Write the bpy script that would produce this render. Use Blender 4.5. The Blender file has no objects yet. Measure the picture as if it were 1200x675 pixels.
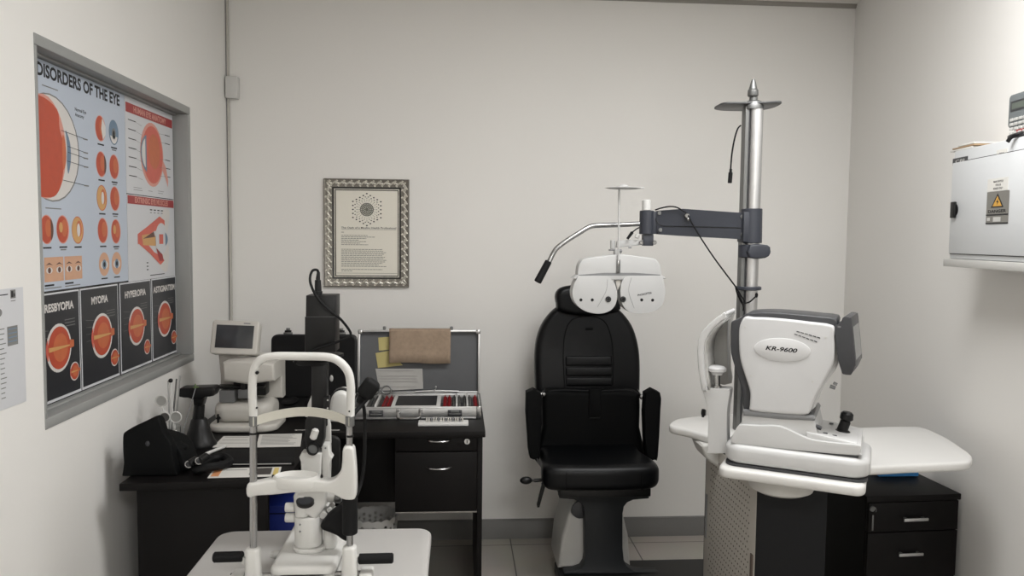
import bpy, bmesh, math, random
from mathutils import Vector, Matrix
random.seed(7)
SC = bpy.context.scene
COL = SC.collection
PI = math.pi
R = math.radians

# ------------------------------------------------------------------ camera
CH = 1.493                                   # eye height
def cam_axes():
    y, p, r = R(4.1), R(-3.75), R(0.6)
    f = Vector((math.sin(y)*math.cos(p), math.cos(y)*math.cos(p), math.sin(p)))
    rt = Vector((math.cos(y), -math.sin(y), 0)); up = rt.cross(f)
    return f, rt*math.cos(r)+up*math.sin(r), -rt*math.sin(r)+up*math.cos(r)
CF, CR, CU = cam_axes()
cd = bpy.data.cameras.new('camera'); cd.sensor_width = 36; cd.lens = 27; cd.clip_start = 0.05
cam = bpy.data.objects.new('camera', cd); COL.objects.link(cam)
mw = Matrix((CR, CU, -CF)).transposed().to_4x4(); mw.translation = (0, 0, CH)
cam.matrix_world = mw
SC.camera = cam

# ------------------------------------------------------------------ light
SC.view_settings.view_transform = 'Standard'
SC.view_settings.look = 'None'
SC.view_settings.gamma = 1
SC.view_settings.use_curve_mapping = False
SC.view_settings.exposure = 0.0
W = bpy.data.worlds.new('world'); SC.world = W; W.use_nodes = True
W.node_tree.nodes['Background'].inputs[0].default_value = (0.9, 0.95, 1, 1)
W.node_tree.nodes['Background'].inputs[1].default_value = 0.02
def ceiling_lamp(name, x, y, sx, sy, power, col=(1.0, 1.0, 1.0), z=2.64):
    l = bpy.data.lights.new(name, 'AREA'); l.shape = 'RECTANGLE'; l.size = sx; l.size_y = sy
    l.energy = power; l.color = col
    o = bpy.data.objects.new(name, l); COL.objects.link(o); o.location = (x, y, z)
    return o
ceiling_lamp('ceiling_panel_light', 0.85, 1.75, 1.2, 0.6, 39)
ceiling_lamp('ceiling_panel_light', 0.95, -1.35, 1.2, 0.6, 70)

# ------------------------------------------------------------------ helpers
def ray(px, py): return CF + CR*((px-600)/900.0) + CU*((337.5-py)/900.0)
def at(px, py, Y):
    """the point at depth Y that a place in the photograph stands for"""
    d = ray(px, py); t = Y/d.y
    return Vector((d.x*t, Y, CH+d.z*t))
def atz(px, py, z):
    d = ray(px, py); t = (z-CH)/d.z
    return Vector((d.x*t, d.y*t, z))
def onplane(px, py, p0, dx):
    """(s, z) on the upright plane through p0 running along dx"""
    d = ray(px, py)
    # d.x*t = p0.x + s*dx.x ; d.y*t = p0.y + s*dx.y
    det = d.x*(-dx[1]) - d.y*(-dx[0])
    t = (p0[0]*(-dx[1]) - p0[1]*(-dx[0]))/det
    s = (d.x*t-p0[0])*dx[0] + (d.y*t-p0[1])*dx[1]
    return s, CH+d.z*t

def s2l(c): return c/12.92 if c <= 0.04045 else ((c+0.055)/1.055)**2.4
def rgb(r, g, b): return (s2l(r/255), s2l(g/255), s2l(b/255), 1)
MATS = {}
def mat(name, col, rough=0.5, metal=0.0, var=0.0, scale=30.0, bump=0.0, bscale=200.0, spec=None, coat=0.0, alpha=None):
    if name in MATS: return MATS[name]
    m = bpy.data.materials.new(name); m.use_nodes = True
    nt = m.node_tree; b = nt.nodes['Principled BSDF']
    b.inputs['Base Color'].default_value = col; b.inputs['Roughness'].default_value = rough
    b.inputs['Metallic'].default_value = metal
    if spec is not None: b.inputs['Specular IOR Level'].default_value = spec
    if coat: b.inputs['Coat Weight'].default_value = coat
    tc = nt.nodes.new('ShaderNodeTexCoord')
    if var:
        n = nt.nodes.new('ShaderNodeTexNoise'); n.inputs['Scale'].default_value = scale; n.inputs['Detail'].default_value = 4
        nt.links.new(tc.outputs['Object'], n.inputs['Vector'])
        mx = nt.nodes.new('ShaderNodeMix'); mx.data_type = 'RGBA'
        mx.inputs[6].default_value = tuple(c*(1-var) for c in col[:3])+(1,)
        mx.inputs[7].default_value = tuple(min(1, c*(1+var)) for c in col[:3])+(1,)
        nt.links.new(n.outputs['Fac'], mx.inputs[0]); nt.links.new(mx.outputs[2], b.inputs['Base Color'])
    if bump:
        n2 = nt.nodes.new('ShaderNodeTexNoise'); n2.inputs['Scale'].default_value = bscale; n2.inputs['Detail'].default_value = 3
        nt.links.new(tc.outputs['Object'], n2.inputs['Vector'])
        bp = nt.nodes.new('ShaderNodeBump'); bp.inputs['Strength'].default_value = bump; bp.inputs['Distance'].default_value = 0.002
        nt.links.new(n2.outputs['Fac'], bp.inputs['Height']); nt.links.new(bp.outputs['Normal'], b.inputs['Normal'])
    MATS[name] = m
    return m
def glassmat(name, col=(1, 1, 1, 1), rough=0.02):
    if name in MATS: return MATS[name]
    m = bpy.data.materials.new(name); m.use_nodes = True
    b = m.node_tree.nodes['Principled BSDF']
    b.inputs['Base Color'].default_value = col; b.inputs['Roughness'].default_value = rough
    b.inputs['Transmission Weight'].default_value = 1.0; b.inputs['IOR'].default_value = 1.45
    MATS[name] = m
    return m

M_wall = mat('wall_paint', rgb(231, 229, 225), 0.85, bump=0.08, bscale=90, var=0.012, scale=2.5)
M_ceil = mat('ceiling_paint', rgb(232, 230, 226), 0.9, bump=0.05)
M_frame = mat('grey_steel_paint', rgb(148, 149, 147), 0.45, var=0.04, scale=8)
M_white = mat('white_plastic', rgb(205, 204, 201), 0.35, var=0.01)
M_table = mat('grey_white_laminate', rgb(178, 176, 173), 0.4, var=0.012)
M_slit = mat('instrument_white', rgb(205, 204, 200), 0.36, var=0.01)
M_phor = mat('phoropter_white', rgb(178, 178, 177), 0.34, var=0.01)
M_cream = mat('cream_plastic', rgb(188, 185, 178), 0.42, var=0.012)
M_lgrey = mat('light_grey_plastic', rgb(188, 187, 183), 0.4, var=0.012)
M_mgrey = mat('mid_grey_plastic', rgb(120, 121, 122), 0.4)
M_dgrey = mat('dark_grey_plastic', rgb(54, 55, 58), 0.4, var=0.03)
M_slate = mat('slate_paint', rgb(48, 51, 59), 0.45, var=0.03)
M_black = mat('black_plastic', rgb(13, 13, 14), 0.42, var=0.05, spec=0.35)
M_rubber = mat('black_rubber', rgb(11, 11, 12), 0.7, spec=0.25, bump=0.1)
M_leather = mat('black_leather', rgb(7, 8, 10), 0.38, spec=0.22, bump=0.12, bscale=420, var=0.06)
M_leather2 = mat('matt_black_leather', rgb(5, 6, 7), 0.65, spec=0.15, bump=0.12, bscale=420)
M_desk = mat('dark_wood_laminate', rgb(12, 10, 10), 0.5, spec=0.18, var=0.16, scale=14, bump=0.04)
M_chrome = mat('chrome', rgb(165, 165, 165), 0.2, 1.0)
M_alu = mat('brushed_aluminium', rgb(200, 200, 200), 0.4, 1.0, var=0.03, scale=60)
M_alud = mat('dull_aluminium', rgb(120, 121, 120), 0.45, 0.85, var=0.04, scale=60)
M_paper = mat('paper', rgb(212, 210, 204), 0.8, var=0.01)
M_ink = mat('printing_ink', rgb(34, 34, 36), 0.7)
M_inkg = mat('grey_ink', rgb(128, 128, 126), 0.8)

FONT_CACHE = {}
def text_mesh(s, bold=0.0, shear=0.0):
    k = (s, bold, shear)
    if k in FONT_CACHE: return FONT_CACHE[k]
    cu = bpy.data.curves.new('lettering', 'FONT'); cu.body = s; cu.size = 1.0; cu.offset = bold; cu.shear = shear
    cu.resolution_u = 3; cu.fill_mode = 'FRONT'
    o = bpy.data.objects.new('lettering', cu); COL.objects.link(o)
    dg = bpy.context.evaluated_depsgraph_get(); dg.update()
    me = bpy.data.meshes.new_from_object(o.evaluated_get(dg))
    vs = [v.co.copy() for v in me.vertices]; fs = [list(p.vertices) for p in me.polygons]
    bpy.data.objects.remove(o); bpy.data.curves.remove(cu); bpy.data.meshes.remove(me)
    if vs:
        x0 = min(v.x for v in vs); x1 = max(v.x for v in vs); y0 = min(v.y for v in vs); y1 = max(v.y for v in vs)
    else: x0 = x1 = y0 = y1 = 0
    FONT_CACHE[k] = (vs, fs, x0, x1, y0, y1)
    return FONT_CACHE[k]

def rrect(x0, y0, x1, y1, r, n=5):
    r = min(r, abs(x1-x0)/2-1e-5, abs(y1-y0)/2-1e-5); p = []
    for cx, cy, a in ((x1-r, y0+r, -90), (x1-r, y1-r, 0), (x0+r, y1-r, 90), (x0+r, y0+r, 180)):
        for i in range(n+1):
            t = R(a+90*i/n); p.append((cx+r*math.cos(t), cy+r*math.sin(t)))
    return p
def ell(cx, cy, rx, ry, n=28, a0=0, a1=360):
    k = n if a1-a0 >= 360 else n+1
    return [(cx+rx*math.cos(R(a0+(a1-a0)*i/n)), cy+ry*math.sin(R(a0+(a1-a0)*i/n))) for i in range(k)]
def catmull(pts, n=6, closed=False):
    P = [Vector(p) for p in pts]; out = []; L = len(P)
    rng = range(L if closed else L-1)
    for i in rng:
        p0 = P[(i-1) % L] if (closed or i > 0) else P[i]*2-P[i+1]
        p1 = P[i]; p2 = P[(i+1) % L]
        p3 = P[(i+2) % L] if (closed or i+2 < L) else P[L-1]*2-P[L-2]
        for j in range(n):
            t = j/n
            out.append(0.5*((2*p1)+(-p0+p2)*t+(2*p0-5*p1+4*p2-p3)*t*t+(-p0+3*p1-3*p2+p3)*t**3))
    if not closed: out.append(P[-1])
    return out
def smooth2(pts, n=4, closed=True): return [(v[0], v[1]) for v in catmull([(p[0], p[1], 0) for p in pts], n, closed)]

class MB:
    def __init__(s): s.v = []; s.f = []; s.m = []
    def add(s, vs, fs, mi=0, M=None):
        b = len(s.v)
        for v in vs:
            v = Vector(v); s.v.append(M @ v if M else v)
        for f in fs: s.f.append([i+b for i in f]); s.m.append(mi)
        return s
    def from_bm(s, bm, mi=0, M=None):
        bm.verts.index_update()
        s.add([v.co for v in bm.verts], [[v.index for v in f.verts] for f in bm.faces], mi, M); bm.free(); return s
    def box(s, lo, hi, bev=0.0, seg=2, mi=0, M=None):
        bm = bmesh.new(); bmesh.ops.create_cube(bm, size=1)
        for v in bm.verts:
            for k in range(3): v.co[k] = lo[k] if v.co[k] < 0 else hi[k]
        if bev: bmesh.ops.bevel(bm, geom=list(bm.edges), offset=bev, segments=seg, profile=0.5, affect='EDGES', clamp_overlap=True)
        return s.from_bm(bm, mi, M)
    def prism(s, pts, lo, hi, axis='y', bev=0.0, seg=2, mi=0, M=None, scale_hi=None):
        """pts 2D: axis y -> (x,z); axis z -> (x,y); axis x -> (y,z)"""
        def v3(p, t):
            return {'y': (p[0], t, p[1]), 'z': (p[0], p[1], t), 'x': (t, p[0], p[1])}[axis]
        n = len(pts); bm = bmesh.new()
        p2 = pts if scale_hi is None else scale_hi
        a = [bm.verts.new(v3(p, lo)) for p in pts]; b = [bm.verts.new(v3(p, hi)) for p in p2]
        fa = bm.faces.new(a); fb = bm.faces.new(b)
        for i in range(n): bm.faces.new((a[i], a[(i+1) % n], b[(i+1) % n], b[i]))
        bmesh.ops.recalc_face_normals(bm, faces=list(bm.faces))
        if bev:
            es = list(set(fa.edges) | set(fb.edges))
            bmesh.ops.bevel(bm, geom=es, offset=bev, segments=seg, profile=0.5, affect='EDGES', clamp_overlap=True)
        return s.from_bm(bm, mi, M)
    def flat(s, pts, y, mi=0, M=None, axis='y'):
        vs = [{'y': (p[0], y, p[1]), 'z': (p[0], p[1], y), 'x': (y, p[0], p[1])}[axis] for p in pts]
        return s.add(vs, [list(range(len(vs)))], mi, M)
    def rect(s, x0, z0, x1, z1, y, mi=0, M=None): return s.flat([(x0, z0), (x1, z0), (x1, z1), (x0, z1)], y, mi, M)
    def ring(s, cx, cz, r0, r1, y, mi=0, rz=None, n=28, M=None):
        k = 1 if rz is None else rz/r1
        vs = []; fs = []
        for i in range(n):
            t = 2*PI*i/n
            vs += [(cx+r0*math.cos(t), y, cz+r0*k*math.sin(t)), (cx+r1*math.cos(t), y, cz+r1*k*math.sin(t))]
        for i in range(n):
            j = (i+1) % n; fs.append([2*i, 2*j, 2*j+1, 2*i+1])
        return s.add(vs, fs, mi, M)
    def cyl(s, p0, p1, r0, r1=None, n=20, mi=0, bev=0.0, M=None):
        if r1 is None: r1 = r0
        p0 = Vector(p0); p1 = Vector(p1); L = (p1-p0).length
        prof = [(0, 0), (r0-bev, 0), (r0, bev), (r1, L-bev), (r1-bev, L), (0, L)] if bev else [(0, 0), (r0, 0), (r1, L), (0, L)]
        q = (p1-p0).to_track_quat('Z', 'Y').to_matrix().to_4x4(); q.translation = p0
        return s.lathe(prof, n, mi, M @ q if M else q)
    def lathe(s, prof, n=24, mi=0, M=None, sx=1.0, sy=1.0):
        vs = []; fs = []; idx = []
        for r, z in prof:
            if r < 1e-6: idx.append([len(vs)]); vs.append((0, 0, z))
            else:
                idx.append(list(range(len(vs), len(vs)+n)))
                vs += [(sx*r*math.cos(2*PI*i/n), sy*r*math.sin(2*PI*i/n), z) for i in range(n)]
        for a, b in zip(idx, idx[1:]):
            for i in range(n):
                j = (i+1) % n
                if len(a) == 1 and len(b) == 1: continue
                if len(a) == 1: fs.append([a[0], b[i], b[j]])
                elif len(b) == 1: fs.append([a[i], a[j], b[0]])
                else: fs.append([a[i], a[j], b[j], b[i]])
        return s.add(vs, fs, mi, M)
    def tube(s, pts, r, n=12, mi=0, smooth=0, closed=False, M=None):
        P = [Vector(p) for p in pts]
        if smooth: P = catmull(P, smooth, closed)
        rr = r if isinstance(r, (list, tuple)) else None
        L = len(P); vs = []; fs = []; nrm = None
        for i, p in enumerate(P):
            if closed: t = (P[(i+1) % L]-P[i-1])
            else: t = (P[min(i+1, L-1)]-P[max(i-1, 0)])
            t.normalize()
            if nrm is None:
                a = Vector((0, 0, 1)) if abs(t.z) < 0.9 else Vector((1, 0, 0)); nrm = (a-t*a.dot(t)).normalized()
            else:
                nrm = (nrm-t*nrm.dot(t)); nrm.normalize()
            bn = t.cross(nrm)
            rad = r if rr is None else rr[0]+(rr[1]-rr[0])*i/(L-1)
            for k in range(n):
                a = 2*PI*k/n; vs.append(p+nrm*(rad*math.cos(a))+bn*(rad*math.sin(a)))
        for i in range(L if closed else L-1):
            j = (i+1) % L
            for k in range(n):
                l = (k+1) % n; fs.append([i*n+k, i*n+l, j*n+l, j*n+k])
        if not closed:
            fs.append([k for k in range(n)][::-1]); fs.append([(L-1)*n+k for k in range(n)])
        return s.add(vs, fs, mi, M)
    def ball(s, c, r, n=16, mi=0, M=None):
        rx, ry, rz = r if isinstance(r, (list, tuple)) else (r, r, r)
        h = max(4, n//2)
        prof = [(math.sin(PI*i/h), -math.cos(PI*i/h)) for i in range(h+1)]
        prof[0] = (0, -1); prof[-1] = (0, 1)
        T = Matrix.Translation(c) @ Matrix.Diagonal((rx, ry, rz, 1))
        return s.lathe(prof, n, mi, M @ T if M else T)
    def text(s, st, x, z, h, y, w=None, mi=0, bold=0.012, shear=0.0, align='l', M=None, plane='y'):
        """lettering of cap height h at (x,z), fitted to width w if given"""
        vs, fs, x0, x1, y0, y1 = text_mesh(st, bold, shear)
        if not vs: return s
        k = h/0.70; kx = k if w is None else w/(x1-x0)
        ww = (x1-x0)*kx
        ox = x-{'l': 0, 'c': ww/2, 'r': ww}[align]
        if plane == 'y': out = [(ox+(v.x-x0)*kx, y, z+v.y*k) for v in vs]
        else: out = [(ox+(v.x-x0)*kx, z+v.y*k, y) for v in vs]
        return s.add(out, fs, mi, M)
    def build(s, name, mats, parent=None, ang=35, org=None):
        me = bpy.data.meshes.new(name)
        o0 = Vector(org) if org is not None else (Vector(parent['_o']) if parent is not None and '_o' in parent else Vector((0, 0, 0)))
        me.from_pydata([tuple(v-o0) for v in s.v], [], s.f)
        for m in (mats if isinstance(mats, (list, tuple)) else [mats]): me.materials.append(m)
        me.polygons.foreach_set('material_index', s.m)
        bm = bmesh.new(); bm.from_mesh(me)
        bmesh.ops.recalc_face_normals(bm, faces=list(bm.faces)); bm.to_mesh(me); bm.free()
        me.polygons.foreach_set('use_smooth', [True]*len(me.polygons))
        me.set_sharp_from_angle(angle=R(ang)); me.update()
        o = bpy.data.objects.new(name, me); COL.objects.link(o)
        if parent is not None:
            o.parent = parent
            if '_o' in parent: o['_o'] = list(parent['_o'])
        elif org is not None:
            o.location = o0; o['_o'] = list(o0)
        return o
def tag(o, label=None, cat=None, group=None, kind=None):
    if label: o['label'] = label
    if cat: o['category'] = cat
    if group: o['group'] = group
    if kind: o['kind'] = kind
    return o
def thing(name, label, cat, loc, rotz=0.0, group=None):
    """an Empty at the base of a thing. Parts are modelled in world measure when rotz is 0, else in the thing's own axes"""
    o = bpy.data.objects.new(name, None); COL.objects.link(o); o.empty_display_size = 0.05
    o.location = loc; o.rotation_euler = (0, 0, rotz)
    o['_o'] = list(loc) if rotz == 0 else [0, 0, 0]
    return tag(o, label, cat, group)
def struct(mb, name, mats, parent=None, ang=35):
    o = mb.build(name, mats, parent, ang)
    if parent is None: o['kind'] = 'structure'
    return o
def arrange(o, parent_loc): pass

# ------------------------------------------------------------------ the room
XL, YB, ZC = -1.08, 3.73, 2.652
SPL = R(8.0)
RC = Vector((1.947, YB, 0)); RD = Vector((-math.sin(SPL), -math.cos(SPL), 0)); RROT = math.atan2(RD.y, RD.x)
RN = Vector((math.cos(SPL), -math.sin(SPL), 0))     # into the right wall
YF = -2.2
def tile_mat():
    m = bpy.data.materials.new('floor_tiles'); m.use_nodes = True; nt = m.node_tree; b = nt.nodes['Principled BSDF']
    tc = nt.nodes.new('ShaderNodeTexCoord'); mp = nt.nodes.new('ShaderNodeMapping')
    mp.inputs['Location'].default_value = (-0.27, -0.04, 0)
    br = nt.nodes.new('ShaderNodeTexBrick'); br.offset = 0; br.inputs['Scale'].default_value = 1.0
    br.inputs['Brick Width'].default_value = 0.6; br.inputs['Row Height'].default_value = 0.6; br.inputs['Mortar Size'].default_value = 0.003
    br.inputs['Color1'].default_value = rgb(176, 170, 162); br.inputs['Color2'].default_value = rgb(170, 164, 156); br.inputs['Mortar'].default_value = rgb(84, 80, 76)
    nz = nt.nodes.new('ShaderNodeTexNoise'); nz.inputs['Scale'].default_value = 5; nz.inputs['Detail'].default_value = 6
    mx = nt.nodes.new('ShaderNodeMix'); mx.data_type = 'RGBA'; mx.blend_type = 'MULTIPLY'; mx.inputs[0].default_value = 0.16
    nt.links.new(tc.outputs['Object'], mp.inputs['Vector']); nt.links.new(mp.outputs['Vector'], br.inputs['Vector'])
    nt.links.new(tc.outputs['Object'], nz.inputs['Vector'])
    nt.links.new(br.outputs['Color'], mx.inputs[6]); nt.links.new(nz.outputs['Color'], mx.inputs[7]); nt.links.new(mx.outputs[2], b.inputs['Base Color'])
    b.inputs['Roughness'].default_value = 0.35
    return m
XRF = (RC+RD*((YB-YF)/math.cos(SPL))).x            # where the splayed wall meets the front wall
struct(MB().box((XL-0.15, YF-0.1, -0.1), (RC.x+0.15, YB+0.1, 0.0)), 'floor', tile_mat())
struct(MB().box((XL-0.15, YF-0.1, ZC), (RC.x+0.15, YB+0.1, ZC+0.1)), 'ceiling', M_ceil)
struct(MB().box((XL-0.12, YB, 0), (RC.x+0.12, YB+0.1, ZC)), 'wall_back', M_wall)
struct(MB().box((XL-0.12, YF-0.1, 0), (RC.x+0.12, YF, ZC)), 'wall_front', M_wall)
WY0, WY1, WZ0, WZ1 = 2.075, 3.22, 0.974, 2.003      # the internal window with its steel frame
w = MB()
w.box((XL-0.12, YF, 0), (XL, WY0, ZC)).box((XL-0.12, WY1, 0), (XL, YB, ZC)).box((XL-0.12, WY0, 0), (XL, WY1, WZ0)).box((XL-0.12, WY0, WZ1), (XL, WY1, ZC))
struct(w, 'wall_left', M_wall)
w = MB(); L = (YB-YF)/math.cos(SPL)
a = RC; c = RC+RD*L
w.prism([(a.x, a.y), (c.x, c.y), (c.x+0.12, c.y), (a.x+0.12, a.y)], 0, ZC, 'z')
struct(w, 'wall_right', M_wall)
# skirting
M_skirt = mat('grey_skirting', rgb(118, 117, 115), 0.5, var=0.03)
def skirt_profile(t): return [(0, 0), (0.014, 0), (0.014, 0.07), (0.009, 0.082), (0.009, 0.093), (0, 0.097)]
sk = MB(); sk.prism([(YB-p[0], p[1]) for p in skirt_profile(0)], XL, RC.x, 'x')
struct(sk, 'baseboard_back', M_skirt)
sk = MB(); sk.prism([(XL+p[0], p[1]) for p in skirt_profile(0)], YF, YB-0.015, 'y'); struct(sk, 'baseboard_left', M_skirt)
# slim shadow-gap cornice under the ceiling
M_corn = mat('cornice_paint', rgb(150, 146, 140), 0.7)
cz = MB(); cz.prism([(YB, ZC), (YB, ZC-0.018), (YB-0.006, ZC-0.018), (YB-0.018, ZC-0.006), (YB-0.018, ZC)], XL, RC.x, 'x')
struct(cz, 'trim_1', M_corn)
# window frame: pressed grey steel, deep reveal, glazing bead and pane
FW = 0.03
wf = MB()
x0, x1 = XL-0.075, XL+0.003
wf.box((x0, WY0, WZ1-FW), (x1, WY1, WZ1), 0.003).box((x0, WY0, WZ0), (x1, WY1, WZ0+FW), 0.003)
wf.box((x0, WY0, WZ0+FW), (x1, WY0+0.012, WZ1-FW), 0.003).box((x0, WY1-FW, WZ0+FW), (x1, WY1, WZ1-FW), 0.003)
b0 = 0.007; xb0, xb1 = XL-0.075, XL-0.040
wf.box((xb0, WY0+FW, WZ1-FW-b0), (xb1, WY1-FW, WZ1-FW), 0.002).box((xb0, WY0+FW, WZ0+FW), (xb1, WY1-FW, WZ0+FW+b0), 0.002)
win = struct(wf, 'window_1', M_frame)
M_pane = mat('dark_window_glass', rgb(26, 28, 30), 0.06)
MB().box((XL-0.066, WY0+0.012, WZ0+FW), (XL-0.060, WY1-FW, WZ1-FW)).build('window_pane', M_pane, win)
# corner conduit with its junction box
cond = MB(); cond.box((XL+0.004, YB-0.014, 0.78), (XL+0.016, YB-0.002, ZC-0.002), 0.003)
cond.box((XL+0.0005, YB-0.010, 0.78), (XL+0.004, YB-0.001, ZC-0.002), mi=1)  # grey strip paints the thin shadow line along the conduit's left edge
cn = thing('cable_conduit', 'slim white cable conduit running up the corner between back and left walls', 'conduit', (XL+0.015, YB-0.012, 0.78))
cond.build('conduit_channel', [M_cream, M_mgrey], cn)
jb = MB(); p = at(262, 90, 3.71); q = at(280, 116, 3.71)
jb.box((p.x+0.012, YB-0.045, q.z), (q.x, YB-0.001, p.z), 0.005).cyl(((p.x+q.x)/2+0.005, YB-0.0455, (p.z+q.z)/2), ((p.x+q.x)/2+0.005, YB-0.047, (p.z+q.z)/2), 0.004)
jb.build('junction_box', M_white, cn)
# ------------------------------------------------------------------ posters behind the left window
XP = XL-0.0545
G_POST = 'eye posters on the window'
M_pblue = mat('poster_pale_blue', rgb(186, 195, 208), 0.32)
M_pwhite = mat('poster_white', rgb(208, 209, 212), 0.32)
M_pblack = mat('poster_charcoal', rgb(28, 30, 36), 0.32, var=0.15, scale=9)
M_ored = mat('print_orange_red', rgb(184, 74, 48), 0.35, var=0.12, scale=40)
M_ored2 = mat('print_deep_orange', rgb(196, 104, 64), 0.35, var=0.12, scale=50)
M_oyel = mat('print_yellow', rgb(206, 158, 98), 0.35)
M_pink = mat('print_pink', rgb(214, 150, 136), 0.35, var=0.06, scale=40)
M_rose = mat('print_rose', rgb(206, 96, 80), 0.35, var=0.12, scale=30)
M_band = mat('print_crimson', rgb(160, 48, 50), 0.35)
M_scl = mat('print_eye_white', rgb(214, 210, 206), 0.35, var=0.04, scale=30)
M_iris = mat('print_iris_blue', rgb(104, 128, 150), 0.35, var=0.1, scale=60)
M_skin = mat('print_skin', rgb(206, 160, 130), 0.35, var=0.08, scale=40)
M_brown = mat('print_brown', rgb(96, 62, 50), 0.35)
PM = [M_pblue, M_pwhite, M_pblack, M_ored, M_ored2, M_oyel, M_pink, M_rose, M_band, M_scl, M_iris, M_skin, M_brown, M_ink, M_inkg]
(BLU, WHT, BLK, ORD, OR2, YEL, PNK, ROS, BND, SCL, IRI, SKN, BRN, INK, GRY) = range(15)
class Sheet(MB):
    """a sheet hung on a wall facing -y in its own axes; layers lie 0.25 mm apart"""
    def __init__(s, w, h, base, th=0.0012):
        super().__init__(); s.box((0, 0, 0), (w, th, h), mi=base); s.w = w; s.h = h
    def E(s, x, z, rx, rz, mi, lay=1, n=28, a0=0, a1=360): s.flat(ell(x, z, rx, rz, n, a0, a1), -0.00025*lay, mi); return s
    def Rr(s, x0, z0, x1, z1, mi, lay=1): s.rect(x0, z0, x1, z1, -0.00025*lay, mi); return s
    def P(s, pts, mi, lay=1): s.flat(pts, -0.00025*lay, mi); return s
    def T(s, st, x, z, h, mi=INK, w=None, lay=1, bold=0.012, align='l', shear=0): s.text(st, x, z, h, -0.00025*lay, w, mi, bold, shear, align); return s
    def Ln(s, x0, z0, x1, z1, t=0.0012, mi=GRY, lay=2):
        dx, dz = x1-x0, z1-z0; l = math.hypot(dx, dz); nx, nz = -dz/l*t/2, dx/l*t/2
        s.flat([(x0+nx, z0+nz), (x1+nx, z1+nz), (x1-nx, z1-nz), (x0-nx, z0-nz)], -0.00025*lay, mi); return s
    def lines(s, x, z, w, n, gap, t=0.0016, mi=GRY, jit=0.35):
        for i in range(n): s.Rr(x, z-i*gap, x+w*(1-jit*random.random()), z-i*gap+t, mi, 1)
        return s
def hang_left(sh, name, label, y0, z0):
    o = sh.build(name, PM, None)
    o.location = (XP, y0, z0); o.rotation_euler = (0, 0, R(90))
    return tag(o, label, 'poster', G_POST)
# 1 disorders of the eye (y 2.115..2.742, z 1.33..1.966)
Y0, Z0 = 2.118, 1.331
d = Sheet(0.622, 0.633, BLU)
def u(y): return y-Y0
def v(z): return z-Z0
d.T('DISORDERS OF THE EYE', u(2.190), v(1.921), 0.034, w=0.512, bold=0.035)
# the big cut eyeball
d.E(u(2.255), v(1.730), 0.160, 0.150, GRY, 1).E(u(2.253), v(1.730), 0.156, 0.146, SCL, 2)
d.E(u(2.22), v(1.730), 0.116, 0.143, PNK, 3)
d.P(smooth2([(u(2.12), v(1.84)), (u(2.20), v(1.865)), (u(2.29), v(1.842)), (u(2.302), v(1.79)), (u(2.325), v(1.74)), (u(2.318), v(1.68)), (u(2.295), v(1.62)), (u(2.24), v(1.592)), (u(2.12), v(1.62))], 4), ORD, 4)
d.P(smooth2([(u(2.335), v(1.79)), (u(2.358), v(1.76)), (u(2.362), v(1.71)), (u(2.345), v(1.665)), (u(2.338), v(1.70)), (u(2.342), v(1.745))], 4), IRI, 4)
d.P(smooth2([(u(2.318), v(1.775)), (u(2.333), v(1.75)), (u(2.333), v(1.70)), (u(2.316), v(1.675)), (u(2.312), v(1.725))], 4), OR2, 5)
for zz, xa in ((1.786, 2.31), (1.745, 2.345), (1.728, 2.345), (1.702, 2.34), (1.645, 2.31)): d.Ln(u(xa), v(zz), u(2.44), v(zz-0.006), 0.0014, INK, 6).Rr(u(2.44), v(zz-0.009), u(2.47), v(zz-0.005), GRY)
d.T('Normal Eye', u(2.395), v(1.856), 0.010, w=0.07).T('Anatomy', u(2.395), v(1.840), 0.010, w=0.055)
for xx in (2.215, 2.24, 2.27): d.Rr(u(xx), v(1.895), u(xx+0.03), v(1.898), GRY).Rr(u(xx), v(1.560), u(xx+0.03), v(1.563), GRY)
# small disorder eyes in two columns
for i, (yy, zz, kind) in enumerate([(2.557, 1.826, 0), (2.652, 1.826, 1), (2.557, 1.713, 0), (2.650, 1.713, 0), (2.556, 1.606, 2), (2.650, 1.608, 0), (2.557, 1.502, 0), (2.652, 1.500, 3), (2.219, 1.502, 0), (2.306, 1.503, 3), (2.393, 1.502, 2)]):
    rx, rz = 0.036, 0.041
    if kind == 1:
        d.E(u(yy), v(zz), rx, rz, IRI, 1).E(u(yy), v(zz-0.004), 0.014, 0.018, GRY, 2).E(u(yy), v(zz-0.006), 0.007, 0.012, INK, 3).P(ell(u(yy), v(zz), rx*0.8, rz*0.9, 16, 200, 340), SCL, 2)
    else:
        d.E(u(yy), v(zz), rx, rz, PNK if kind != 2 else OR2, 1).E(u(yy-0.002), v(zz), rx*0.88, rz*0.93, ORD if kind != 2 else YEL, 2)
        d.E(u(yy+0.008), v(zz+0.004), rx*0.45, rz*0.6, OR2, 3)
        if i in (0,): d.P([(u(yy+0.012), v(zz+0.034)), (u(yy+0.034), v(zz+0.01)), (u(yy+0.034), v(zz-0.015)), (u(yy+0.014), v(zz-0.034)), (u(yy+0.004), v(zz))], SCL, 4)
        if i in (2, 8): d.P(ell(u(yy+0.006), v(zz), 0.028, 0.036, 12, -60, 60), BRN, 4)
        if kind == 2: d.E(u(yy+0.004), v(zz), 0.010, 0.020, SCL, 4)
        if kind == 3: d.E(u(yy-0.012), v(zz+0.006), 0.010, 0.015, YEL, 4)
    d.Rr(u(yy-0.022), v(zz-0.053), u(yy+0.022), v(zz-0.0485), INK)
    if i % 2: d.Rr(u(yy-0.016), v(zz-0.060), u(yy+0.016), v(zz-0.056), GRY)
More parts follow.
